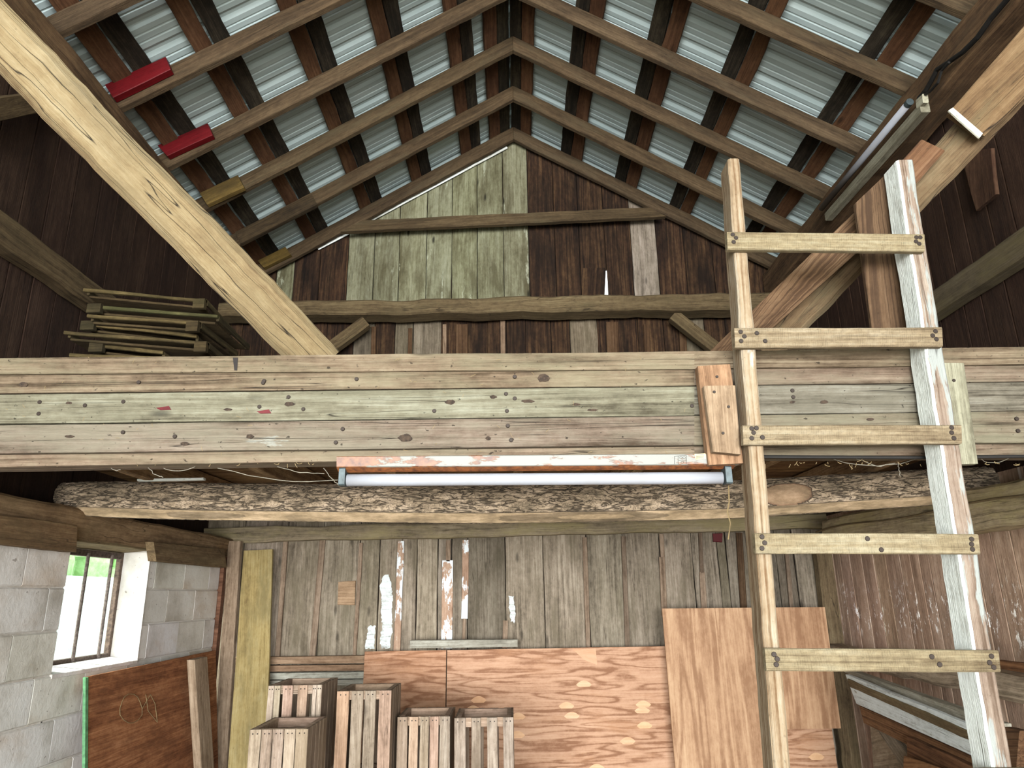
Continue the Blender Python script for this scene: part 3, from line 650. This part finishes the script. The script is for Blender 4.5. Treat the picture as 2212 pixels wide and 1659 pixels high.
# ================================================================== BRACES AND PLANKS ABOVE THE LOFT
one('diagonal_brace', lambda b: b.board((-.625,2.225,2.285), (-2.26,1.06,3.95), .145, .12, (1,0,1), 'brace', wob=.005, dep=.01, ch=.022, n=70, bow=-.012),
    'pale cracked hewn brace rising from the loft edge in front of the trays', 'brace')
br = one('diagonal_brace', lambda b: b.board(PY(1650,760,2.5), PY(2212,165,1.95)*1.27-PY(1650,760,2.5)*.27, .118, .10, (-1,0,1), 'brace2', wob=.004, dep=.008, ch=.018, n=60), 'brown hewn brace behind the ladder, with a reddish board nailed on', 'brace')
one('pine_plank', lambda b: b.slab(PY(1500,790,2.36), PY(1893,412,2.13), PY(1935,470,2.13), PY(1640,735,2.36), .035, (0,1,0), 'orange', wob=.001), 'orange pine plank rising diagonally behind the ladder', 'plank')
one('upright_board', lambda b: b.slab(PY(1891,760,2.12), PY(1848,438,2.078), PY(1925,365,2.078), PY(1990,760,2.12), .02, (0,1,0), 'orange', (.72,.72,.72), wob=.001), 'upright brown board behind the white ladder rail, standing on the loft front', 'board')
def proj_line(x, y, Y): return PY(x, y, Y)
one('lap_board', lambda b: b.slab(PY(1895,405,2.10), PY(1990,300,2.03), PY(2042,325,2.03), PY(1938,443,2.10), .022, (0,1,0), 'orange', (.85,.72,.66), wob=.001), 'reddish board nailed across the brown brace near the ladder top', 'board')
one('lap_board', lambda b: b.slab(PY(2052,240,1.97), PY(2290,-35,1.78), PY(2370,60,1.78), PY(2128,295,1.97), .025, (0,1,0), 'brace2', (1.08,1,.92), wob=.001), 'knotty split plank over the top of the brown brace', 'board')
kp = [o for o in bpy.data.objects if o.name == 'lap_board.001'][0]
for x, y in [(2142,190),(2170,172),(2120,222),(2192,142),(2105,240)]: nail(kp, PY(x, y, 1.955+(2120-x)*.0009), 1.6)  # dark knots of the plank, drawn with enlarged nail discs
one('batten_strip', lambda b: b.slab(PY(2050,237,1.955), PY(2117,296,1.955), PY(2124,286,1.955), PY(2060,231,1.955), .012, (0,1,0), 'whitepaint', (.85,.8,.7), wob=.0006), 'pale narrow batten across the end of the knotty plank', 'batten')
one('wall_board', lambda b: quadX(b, [(2075,330),(2108,455),(2150,420),(2140,320)], 2.37, .02, 'wdark', (2.2,2.1,1.9), wob=.004), 'loose brown board with flaked paint on the siding by the eave', 'board')
# ================================================================== LADDER
la = empty('ladder', (.95,2.03,0), 'tall homemade wooden ladder standing against the loft front', 'ladder')
def rail(nm, xt, yt, xb, yb, w, mk, side_mat):
    def f(b):
        T = PY(xt, yt, 1.982); B0 = PY(xb, yb, 1.982); d = (B0-T)/(T.z-B0.z); B1 = T + d*(T.z-.01)
        wx = Vector((w,0,0)); N = (0,1,0); n = 60
        b.slab(B1+wx, T+wx, T, B1, .09, N, mk, wob=.003, ch=.006, n=n)
        # repaint side faces
        if side_mat:
            k = b.mat(side_mat)
            for fi, f_ in enumerate(b.f[:-2]):
                if fi % 8 in (5,6,7): b.mi[fi] = k
    return one(nm, f, parent=la)
r1 = rail('rail', 1571, 342, 1671, 1659, .042, 'rail', None)
r2 = rail('rail', 1936, 345, 2143, 1659, .052, 'white_rail', 'whitepaint')
rg = [((1570,499),(1997,504),(1998,542),(1572,538)), ((1586,707),(2035,706),(2037,748),(1588,750)), ((1604,918),(2077,917),(2078,958),(1606,960)), ((1630,1150),(2113,1153),(2118,1197),(1633,1195)), ((1652,1400),(2157,1405),(2162,1452),(1656,1450))]
RN = [[(1583,506),(1590,513),(1585,522),(1980,512),(1986,526),(1988,512),(1979,521)], [(1600,716),(1608,726),(1601,736),(1635,719),(1653,736),(2021,715),(2015,724),(2023,732)],
      [(1624,925),(1634,924),(1628,934),(1624,946),(1647,944),(2056,923),(2056,934),(2061,946)], [(1646,1159),(1652,1172),(1646,1184),(1874,1163),(1904,1187),(2099,1164),(2099,1175),(2101,1186)],
      [(1672,1413),(1679,1423),(1677,1435),(2142,1417),(2138,1431),(2147,1441),(2013,1418),(2030,1435)]]
for q, ns in zip(rg, RN):
    r = one('rung', lambda b: quadY(b, q, 1.960, .022, 'ladder', tj(.03), wob=.0012, ch=.003), parent=la)
    for x, y in ns: nail(r, PY(x, y, 1.959), 1.1)
rg2 = PY(1655,1660,1.96).z
for k in (1, 2, 3): # rungs below the picture
    z = 1.39-.302*k
    if z > .2: one('rung', lambda b: b.slab((.655,1.96,z+.03), (1.29,1.96,z+.03), (1.29,1.96,z-.03), (.655,1.96,z-.03), .022, (0,1,0), 'ladder', wob=.001), parent=la)
# ================================================================== TUBE LIGHTS
fx = empty('tube_light', (.05,2.08,1.9), 'rust-streaked white tube light fixed under the loft front', 'light fixture')
def housing(b):
    P = [PY(727,985,2.05), PY(1596,979,2.05), PY(1596,1003,2.05), PY(727,1009,2.05)]
    b.slab(*P, .055, (0,1,0), 'housing', wob=0, ch=.002)
    for i in range(len(b.g)):
        g = b.g[i]; b.g[i] = ((b.v[i].x-P[0].x), g[1], g[2])
one('housing', housing, parent=fx)
one('rusted_reflector', lambda b: (b.slab(PY(727,1010,2.056), PY(1588,1004,2.056), PY(1584,1013,2.078), PY(732,1021,2.078), .018, (0,.8,.6), 'rust', wob=0, ch=.001)), parent=fx)
tub = one('glass_tube', lambda b: b.tube([PY(750+i*(1560-750)/8, 1037-i*.62, 2.075) for i in range(9)], .0178, 'tube', 24), parent=fx, smooth=True)
for x, y in ((742,1034),(1570,1030)):
    one('socket', lambda b: b.box(PY(x, y-3, 2.075), (.018,.045,.052), 'socket', ch=.004), parent=fx)
def lab(b):
    def ln(x0,y0,x1,y1,w=.0012): stripY(b, x0,y0,x1,y1,w,2.0492,.001,'ink',wob=0,ch=.0003)
    for q in [(1457,985,1457,1002),(1465,984,1465,1002),(1483,984,1483,1001),(1457,985,1483,983),(1466,994,1483,993)]: ln(*q)
    for cx, cy, r in ((1471,988,3),(1478,988,3),(1474,998,3.2)):
        for k in range(8):
            a0, a1 = k*pi/4, (k+1)*pi/4; ln(cx+r*cos(a0), cy+r*.7*sin(a0), cx+r*cos(a1), cy+r*.7*sin(a1), .0009)
one('printed_label', lab, parent=fx)
def stk(b):
    quadY(b, [(1500,980),(1524,979),(1525,991),(1502,992)], 2.0488, .001, 'sticker', wob=0, ch=.0003)
    for k in range(4): stripY(b, 1504,982.4+k*2.4,1521,981.8+k*2.4,.0011,2.0480,.001,'ink',wob=0,ch=.0003)
one('sticker', stk, parent=fx)
f2 = empty('tube_light', (2.16,3.8,4.0), 'old tube light fixed along the eave plate, wired to a black cord', 'light fixture')
def tl(b):
    A = PX(1790,468,2.165); B = PX(1998,232,2.165); b.board(A, B, .055, .05, (0,0,1), 'plank_grey', (.62,.6,.52), wob=0, ch=.004)
one('housing', tl, parent=f2)
one('rust_line', lambda b: b.board(PX(1786,458,2.16), PX(1990,228,2.16), .008, .01, (0,0,1), 'rust', (.6,.45,.4), wob=0), parent=f2)
one('glass_tube', lambda b: b.tube([PX(1774,450,2.13), PX(1960,226,2.13)], .019, 'tube', 20), parent=f2, smooth=True)
one('end_cap', lambda b: b.tube([PX(1960,226,2.13), PX(1966,219,2.13)], .020, 'socket', 16), parent=f2)
one('end_plate', lambda b: b.board(PX(1985,225,2.15), PX(1999,212,2.15), .05, .03, (0,0,1), 'plank_grey', (1.1,1.1,1), wob=0), parent=f2)
def cord(b):
    pts = [(1985,212),(2000,195),(2014,170),(2024,150),(2046,136),(2080,112),(2112,80),(2140,40),(2170,5),(2200,-30)]
    b.tube([PX(x,y,2.17) for x, y in pts], .012, 'cord', 8)
    pts = [(1985,212),(2008,198),(2026,178),(2034,152),(2050,134)]
    b.tube([PX(x,y,2.15) for x, y in pts], .007, 'cord', 6)
one('power_cord', cord, 'black power cord running up the eave plate from the small tube light', 'cord')
# ================================================================== LOWER ROOM
def sheet(name, pts, Y, mat, label, cat, t=.014, down=True, group=None, Yb=None, tint=(1,1,1), parent=None, horizontal=True):
    def f(b):
        A, B = PY(*pts[0], Y), PY(*pts[1], Y)
        if len(pts) == 2: D, C = Vector((A.x,Yb or Y-.05,.0)), Vector((B.x,Yb or Y-.05,.0))
        else: C, D = PY(*pts[2], Yb or Y), PY(*pts[3], Yb or Y)
        if horizontal: b.slab(A, B, C, D, t, (0,1,0), mat, tint, wob=.0005, ch=.001)
        else: b.slab(D, A, B, C, t, (0,1,0), mat, tint, wob=.0005, ch=.001)
    return one(name, f, label, cat, group)
ps = sheet('plywood_sheet', [(788,1407),(964,1404)], 5.56, 'plyh', 'narrow plywood sheet behind the tallest crates, beside the seam', 'plywood', tint=(1,.97,.94), Yb=5.50)
p2 = sheet('plywood_sheet', [(966,1404),(1769,1389)], 5.56, 'plyh', 'long plywood sheet with pale oval plugs leaning on the back wall', 'plywood', Yb=5.50)
def oval(px, py):
    def f(b):
        c = PY(px, py, 5.536); c.y = 5.56-(1.16-c.z)/1.16*.06-.0012; n = 10; top = []; bot = []; vs = []
        for i in range(n+1): u = -1+2*i/n; vs.append(c+Vector((u*.056,0,.028*(1-u*u))))
        for i in range(1, n): u = 1-2*i/n; vs.append(c+Vector((u*.056,0,-.028*(1-u*u))))
        m_ = len(vs); vs += [v+Vector((0,.0015,0)) for v in vs]
        off = RND.uniform(0,50)
        fs = [tuple(range(m_))[::-1]] + [(i, (i+1) % m_, m_+(i+1) % m_, m_+i) for i in range(m_)]
        b.add(vs, [(off+v.x, v.z, 0) for v in vs], fs, 'patch', tj(.04))
    one('plug', f, parent=p2)
for x, y in [(100,1225),(65,1285),(775,1125),(663,1262),(697,1325),(1155,1253),(1148,1292),(1162,1387),(1053,1485),(352,1330),(347,1447),(855,1655)]: oval(1000+x/2.962, 1099+y/2.962)
oval(1762, 1634)
one('torn_veneer', lambda b: quadY(b, [(1237,1402),(1287,1400),(1290,1436),(1262,1425)], 5.552, .003, 'patch', (.86,.8,.8), wob=.003, ch=.0005), parent=p2)
sheet('plywood_sheet', [(1430,1314),(1643,1312)], 5.44, 'plyv', 'tall plywood sheet with bold wavy grain behind the plain ladder rail', 'plywood', Yb=5.36, horizontal=False)
sheet('plywood_sheet', [(1646,1312),(1782,1311),(1817,1573),(1672,1575)], 5.42, 'plyv', 'smaller plywood sheet between the ladder rails, ending above the floor', 'plywood', Yb=5.40, tint=(.95,.93,.92), horizontal=False)
one('ledge_board', lambda b: quadY(b, [(886,1383),(1118,1381),(1118,1397),(885,1400)], 5.50, .07, 'plank_grey', (1,1,1), wob=.001), 'short grey board resting along the top of the plywood', 'board')
for i, (y0, y1, mk, tn, lb, Y) in enumerate([(1418,1434,'batten',(1.05,.95,.85),'uppermost of four horizontal rails behind the yellow board',5.60),(1437,1450,'batten',(.95,.82,.72),'second of four horizontal rails behind the yellow board, reddish',5.60),
                       (1453,1467,'plank_grey',(1.15,1.18,1.2),'third of four horizontal rails behind the yellow board, whitewashed',5.60),(1469,1482,'plank_grey',(1,1,1.02),'lowest of four horizontal rails behind the yellow board, grey',5.60)]):
    one('wall_rail', lambda b: quadY(b, [(482,y0+2),(790,y0-2),(790,y1-2),(482,y1+2)], Y, .06, mk, tn, wob=.001), lb, 'rail', 'rails on the back wall')
one('yellow_board', lambda b: b.slab(PY(508,1659,5.34)+Vector((-.02,-.06,-.38)), PY(526,1189,5.54), PY(588,1186,5.54), PY(583,1659,5.34)+Vector((.01,-.06,-.38)), .03, (0,1,0), 'yellow', wob=.002), 'tall yellow painted board leaning in the back corner', 'board')
one('corner_stud', lambda b: b.slab(PY(462,1659,5.45)+Vector((0,0,-.4)), PY(493,1168,5.5), PY(520,1168,5.5), PY(492,1659,5.45)+Vector((0,0,-.4)), .05, (0,1,0), 'batten', (.95,.95,.92), wob=.002), 'pale corner stud between the block wall and the yellow board', 'post')
one('corner_post', lambda b: b.box((-2.21,5.50,.93), (.07,.06,1.86), 'batten', (.55,.36,.3)), 'dark red painted strip at the end of the block wall', 'post')
one('chipboard_sheet', lambda b: b.slab(PX(190,1461,-2.14), PX(466,1404,-2.14), Vector((-2.0,5.40,.01)), Vector((-2.0,3.86,.01)), .012, (-1,0,-.1), 'osb', (1.2,1.28,1.32), wob=.0006, ch=.001), 'reddish-brown chipboard sheet leaning on the block wall', 'board')
eo = [o for o in bpy.data.objects if o.name == 'chipboard_sheet'][0]
one('green_edge', lambda b: b.slab(PX(185,1462,-2.137), PX(191,1462,-2.137), Vector((-1.997,3.862,.01)), Vector((-1.997,3.838,.01)), .014, (-1,0,-.1), 'green', wob=0), parent=eo)
def twine(b):
    c = [(283+24*cos(a)*(1+.1*sin(3*a)), 1530+32*sin(a)) for a in [i*.45 for i in range(15)]] + [(325,1500),(335,1520),(340,1560),(320,1535),(315,1500)]
    pp = []
    for x, y in c:
        p = PX(x, y, -2.1); k = (1.2-p.z)/1.2; p = PX(x, y, -2.14+.14*k+.006); pp.append(p)
    b.tube(pp, .0018, 'straw', 5)
one('twine_loop', twine, 'thin loop of twine hanging on the chipboard sheet', 'twine')
one('leaning_stud', lambda b: b.slab(PX(455,1690,-1.95)+Vector((.02,0,-.40)), PX(420,1425,-2.04), PX(448,1418,-2.04), PX(478,1690,-1.95)+Vector((.02,0.02,-.40)), .05, (-1,0,0), 'batten', (1.05,1.05,1), wob=.001), 'short grey-brown stud leaning in front of the chipboard sheet', 'stud')
# right far corner
def alongX(name, pts, X, t, mk, tn, lab_, cat, **k): return one(name, lambda b: quadX(b, pts, X, t, mk, tn, **k), lab_, cat)
one('corner_post', lambda b: b.slab(PY(1822,1659,5.58)+Vector((0,0,-.2)), PY(1764,1195,5.58), PY(1814,1195,5.58), PY(1868,1659,5.58)+Vector((0,0,-.2)), .1, (0,1,0), 'tie', (1.0,.96,.92), wob=.006, ch=.012), 'hewn post in the corner beside the plywood sheets', 'post')
alongX('grey_board', [(1872,1488),(1962,1530),(2000,1720),(1893,1720)], 2.27, .03, 'wlow', (1.3,1.3,1.3), 'wide grey board standing against the brown wall below the white casing', 'board', wob=.002)
one('diagonal_board', lambda b: b.slab(PX(1838,1490,2.2), PX(1990,1720,2.05), PX(2030,1720,2.05), PX(1862,1500,2.2), .03, (1,0,0), 'wlow', (.95,.95,.95), wob=.002), 'grey diagonal board below the white trim in the corner', 'board')
# white trim and planks leaning along the brown wall
wt = alongX('door_casing', [(1826,1456),(2160,1592),(2175,1666),(1850,1520)], 2.06, .03, 'whitepaint', (1,1.02,1.06), 'white painted length of casing lying along the brown wall', 'trim', wob=.001)
one('bare_wood_strip', lambda b: quadX(b, [(1830,1466),(2160,1606),(2166,1632),(1836,1484)], 2.052, .012, 'tie', (1.0,.95,.85), wob=.003), parent=wt)
alongX('shelf_board', [(1815,1440),(2160,1562),(2163,1590),(1826,1453)], 2.12, .05, 'plank_grey', (.95,.93,.9), 'grey-brown board above the white casing', 'board', wob=.001)
alongX('brown_plank', [(1856,1524),(2185,1672),(2185,1720),(1866,1562)], 2.09, .03, 'orange', (1.6,1.4,1.25), 'brown plank just under the white casing', 'plank', wob=.001)
alongX('brown_plank', [(1958,1590),(2180,1690),(2180,1760),(1960,1640)], 2.06, .03, 'orange', (1.3,1.05,.92), 'dark weathered plank at the bottom beneath the brown plank', 'plank', wob=.002)
alongX('orange_panel', [(1952,1632),(2070,1672),(2070,1760),(1950,1740)], 2.02, .015, 'orange', (2.0,1.7,1.4), 'bright orange wood scrap at the very bottom near the white rail', 'board', wob=.001)
alongX('brown_plank', [(2150,1425),(2290,1440),(2290,1465),(2150,1443)], 2.22, .03, 'orange', (1.7,1.4,1.2), 'orange strip of wood on the girt beyond the white rail', 'plank', wob=.001)
alongX('brown_plank', [(2168,1570),(2202,1578),(2190,1720),(2160,1720)], 2.0, .04, 'orange', (1,.9,.85), 'narrow upright brown plank beyond the bottom of the white rail', 'plank', wob=.001)
# stored planks need something to lie on: trestle out of view below
one('plank_rest', lambda b: b.box((2.16,3.62,.36), (.3,.08,.72), 'batten'), 'wooden block holding up the leaning planks by the brown wall', 'support')
# ---- crates
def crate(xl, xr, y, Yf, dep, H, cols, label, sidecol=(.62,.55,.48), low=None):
    A = PY(xl, y, Yf); B = PY(xr, y, Yf); w = B.x-A.x; zt = (A.z+B.z)/2; z0 = max(zt-H, 0)
    cx, cy = (A.x+B.x)/2, Yf+dep/2
    e = empty('slatted_crate', (cx,cy,z0), label, 'crate', 'apple crates stood on end')
    s = .012; rr = .035
    for zz, nm in ((zt-.045, 'end_frame'), (z0+.0, 'end_frame')):
        def f(b):
            c = cols[0]
            x0, x1, y0, y1 = cx-w/2+s, cx+w/2-s, Yf+s, Yf+dep-s
            b.box((cx,y0+.011,zz+.0225), (x1-x0,.022,.045), 'crate', tj(.05,(1.15,1.05,.98)))
            b.box((cx,y1-.011,zz+.0225), (x1-x0,.022,.045), 'crate', tj(.05,(1.15,1.0,.92)))
            b.box((x0+.011,cy,zz+.0225), (.022,y1-y0-.044,.045), 'crate', tj(.05,(1.1,.98,.9)))
            b.box((x1-.011,cy,zz+.0225), (.022,y1-y0-.044,.045), 'crate', tj(.05,(1.1,.98,.9)))
        one(nm, f, parent=e)
    tot = sum(c[0] for c in cols); x = cx-w/2
    for cw, tn in cols:
        ww = w*cw/tot
        if tn is not None:
            x0_, x1_ = x+.0015, x+ww-.0015
            sl = one('slat', lambda b: b.slab((x0_,Yf,z0), (x0_,Yf,zt), (x1_,Yf,zt), (x1_,Yf,z0), s-.002, (0,1,0), 'crate', tj(.05, tn), wob=.0012, ch=.0015), parent=e)
            for q in (.3,.72): nail(sl, (x0_+(x1_-x0_)*q, Yf, zt-.018), .55)
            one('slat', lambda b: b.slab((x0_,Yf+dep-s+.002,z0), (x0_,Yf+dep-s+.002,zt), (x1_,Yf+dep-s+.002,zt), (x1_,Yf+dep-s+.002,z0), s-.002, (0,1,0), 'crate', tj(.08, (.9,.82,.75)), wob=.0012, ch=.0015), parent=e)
        x += ww
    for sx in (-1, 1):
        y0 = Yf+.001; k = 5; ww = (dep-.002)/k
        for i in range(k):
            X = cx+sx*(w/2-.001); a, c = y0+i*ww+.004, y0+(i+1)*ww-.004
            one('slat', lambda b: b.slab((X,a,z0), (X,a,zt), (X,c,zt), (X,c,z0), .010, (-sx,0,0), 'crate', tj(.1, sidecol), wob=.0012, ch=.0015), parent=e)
    return z0
tan_, pale, pink, grey, org = (.98,.94,.88), (1.28,1.30,1.28), (1.08,.92,.86), (.92,.92,.9), (1.12,.9,.74)
crate(579,696,1480,4.13,.36,.46, [(.12,pale),(.12,pale),(.035,None),(.19,pink),(.085,None),(.18,pink),(.085,None),(.08,pale),(.10,pale)], 'whitish-framed crate at the back of the pair, half hidden by another crate')
crate(539,666,1575,3.68,.36,.46, [(.19,tan_),(.006,None),(.18,tan_),(.006,None),(.18,tan_),(.006,None),(.18,tan_),(.006,None),(.2,tan_)], 'tan crate with close slats standing in front of the whitish crate')
crate(728,846,1492,4.12,.34,.46, [(.22,org),(.035,None),(.21,grey),(.02,None),(.20,grey),(.05,None),(.22,pink)], 'tall crate with an orange slat and a pink slat, standing alone')
crate(858,973,1548,4.20,.34,.46, [(.2,tan_),(.02,None),(.17,pink),(.03,None),(.17,tan_),(.01,None),(.17,pink),(.01,None),(.2,grey)], 'low crate with narrow brown slats beside the grey open crate')
crate(981,1109,1550,4.05,.34,.46, [(.22,grey),(.1,None),(.19,grey),(.11,None),(.2,grey),(.1,None),(.2,grey)], 'grey crate with wide gaps between its slats, nearest the middle')
# crates under them
for nm, xl, xr, y, Yf, dep, lb in [(0,579,696,1480,4.13,.36,'whitish-framed'),(1,539,666,1575,3.68,.36,'tan'),(2,728,846,1492,4.12,.34,'orange and pink slatted'),(3,858,973,1548,4.2,.34,'narrow slatted'),(4,981,1109,1550,4.05,.34,'wide-gapped grey')]:
    A = PY(xl, y, Yf); B = PY(xr, y, Yf); B2 = PY(xr,y,Yf); zt = (A.z+B.z)/2-.46
    def f(b):
        for i in range(5):
            ww = (B.x-A.x)/5; x = A.x+i*ww
            for yy in (Yf, Yf+dep-.01): b.slab((x+.002,yy,0), (x+.002,yy,zt), (x+ww-.004,yy,zt), (x+ww-.004,yy,0), .01, (0,1,0), 'crate', tj(.1), wob=.001)
        for X, sx in ((A.x,1),(B.x,-1)):
            for i in range(4):
                ww = (dep-.03)/4; yy = Yf+.015+i*ww; b.slab((X,yy,0), (X,yy,zt), (X,yy+ww-.006,zt), (X,yy+ww-.006,0), .01, (sx,0,0), 'crate', tj(.1), wob=.001)
    one('slatted_crate', f, 'lower crate that carries the %s crate' % lb, 'crate', 'lower crates')
# ---- pile of trays on the loft
def tray(x0, y0, x1, y1, Y, dep, h, lab_, tn=(1,1,1), i=0):
    A = PY(x0, y0, Y); B = PY(x1, y1, Y); e = empty('wooden_tray', (A.x,Y,A.z-h), lab_, 'tray', 'old wooden trays piled on the loft')
    back = Vector((.02*(i % 3-1), dep, 0)); dn = Vector((0,0,-h)); ax = (B-A).normalized()
    one('front_rail', lambda b: b.slab(A, B, B+dn*.55, A+dn*.55, .022, (0,1,0), 'rackwood', tj(.1, tn), wob=.002), parent=e)
    one('back_rail', lambda b: b.slab(A+back, B+back, B+back+dn, A+back+dn, .018, (0,1,0), 'rackwood', tj(.1, (.7,.65,.6)), wob=.002), parent=e)
    for P, q in ((A, .012), (B, -.012)):
        one('end_board', lambda b: b.slab(P+Vector((q,.02,0)), P+back+Vector((q,0,0)), P+back+dn+Vector((q,0,0)), P+dn+Vector((q,.02,0)), .014, (1,0,0), 'rackwood', tj(.1, (.85,.8,.7)), wob=.002), parent=e)
    one('bottom_board', lambda b: b.slab(A+dn*.95+Vector((.02,.03,0)), B+dn*.95+Vector((-.02,.03,0)), B+dn*.95+back*.95+Vector((-.02,0,0)), A+dn*.95+back*.95+Vector((.02,0,0)), .012, (0,0,-1), 'rackwood', tj(.1, (.75,.65,.58)), wob=.001), parent=e)
    if i % 2 == 0:
        one('corner_block', lambda b: b.box(B+Vector((-.03,-.005,-.03)), (.06,.03,.055), 'rackwood', tj(.1, (.8,.72,.6))), parent=e)
    else:
        one('corner_block', lambda b: b.box(A+Vector((.03,-.005,-.025)), (.07,.03,.05), 'rackwood', tj(.1, (.6,.58,.5))), parent=e)
TR = [(180,622,446,646,3.45,'topmost tray of the pile, tilted down towards the brace'),(196,658,470,679,3.4,'second tray down, with a greenish front rail'),(188,678,432,694,3.36,'third tray down in the pile of trays'),
      (182,695,425,722,3.42,'fourth tray down in the pile of trays'),(138,714,450,738,3.34,'fifth tray down, the widest of the pile'),(200,742,352,757,3.4,'sixth tray down, short front rail'),(150,762,360,770,3.36,'bottom tray of the pile, mostly behind the loft front')]
for i, (a,b_,c,d,Y,lb) in enumerate(TR):
    tray(a, b_, c, d, Y, .45, .030, lb, (1.1,1.25,.95) if i == 1 else (1.15,1.05,.85), i)
one('tray_stand', lambda b: (b.box((-1.95,3.62,2.47), (.5,.3,.34), 'rackwood', (.4,.35,.3)),), 'dark box under the trays at the loft edge', 'box')
# ---- straw, cobwebs, string
one('hanging_string', lambda b: b.tube([Vector((PY(1574,1052,2.3).x,2.3,2.27)), PY(1574,1052,2.3), PY(1575,1085,2.3), PY(1571,1105,2.3), PY(1578,1130,2.3), PY(1573,1165,2.3)], .0022, 'straw', 5), 'short frayed string hanging beside the ladder under the tube light', 'string')
def webs(b):
    r = random.Random(3)
    for (x0,y0,x1,y1,sag) in [(320,1008,352,1030,6),(470,1010,730,1035,14),(352,1012,420,1006,8),(1800,992,1990,988,16),(1850,990,1935,1000,10),(2120,992,2180,988,9),(600,1008,700,1022,5),(240,1010,260,1014,4),(1940,998,1944,1028,2),(700,1012,732,1048,3)]:
        pts = []
        for i in range(9):
            u = i/8; pts.append(PY(x0+(x1-x0)*u+r.uniform(-2,2), y0+(y1-y0)*u+sin(pi*u)*sag+r.uniform(-1.5,1.5), 2.16))
        b.tube(pts, .0011, 'web', 4)
    for _ in range(60):
        x = r.choice([r.uniform(0,700), r.uniform(1640,2212)]); y = r.uniform(996,1004); p = PY(x, y, 2.12); d = Vector((r.uniform(-1,1),-.2,r.uniform(-1,.4))).normalized()*r.uniform(.005,.018)
        b.tube([p, p+d*.5+Vector((0,0,-.002)), p+d], .0009, 'straw', 4)
one('cobwebs', webs, 'dusty cobwebs and straw bits along the underside of the loft front', 'cobweb', kind='stuff')
def straws(b):
    r = random.Random(5)
    for _ in range(55):
        x = r.uniform(0,1500); y = r.uniform(770,980); p = PY(x, y, 2.060); d = Vector((r.uniform(-1,1),0,r.uniform(-1,1))).normalized()*r.uniform(.004,.016)
        b.tube([p, p+d*.5+Vector((0,-.002,0)), p+d], .0006, 'straw', 4)
one('straw_bits', straws, 'bits of straw caught on the planks of the loft front', 'straw', kind='stuff')
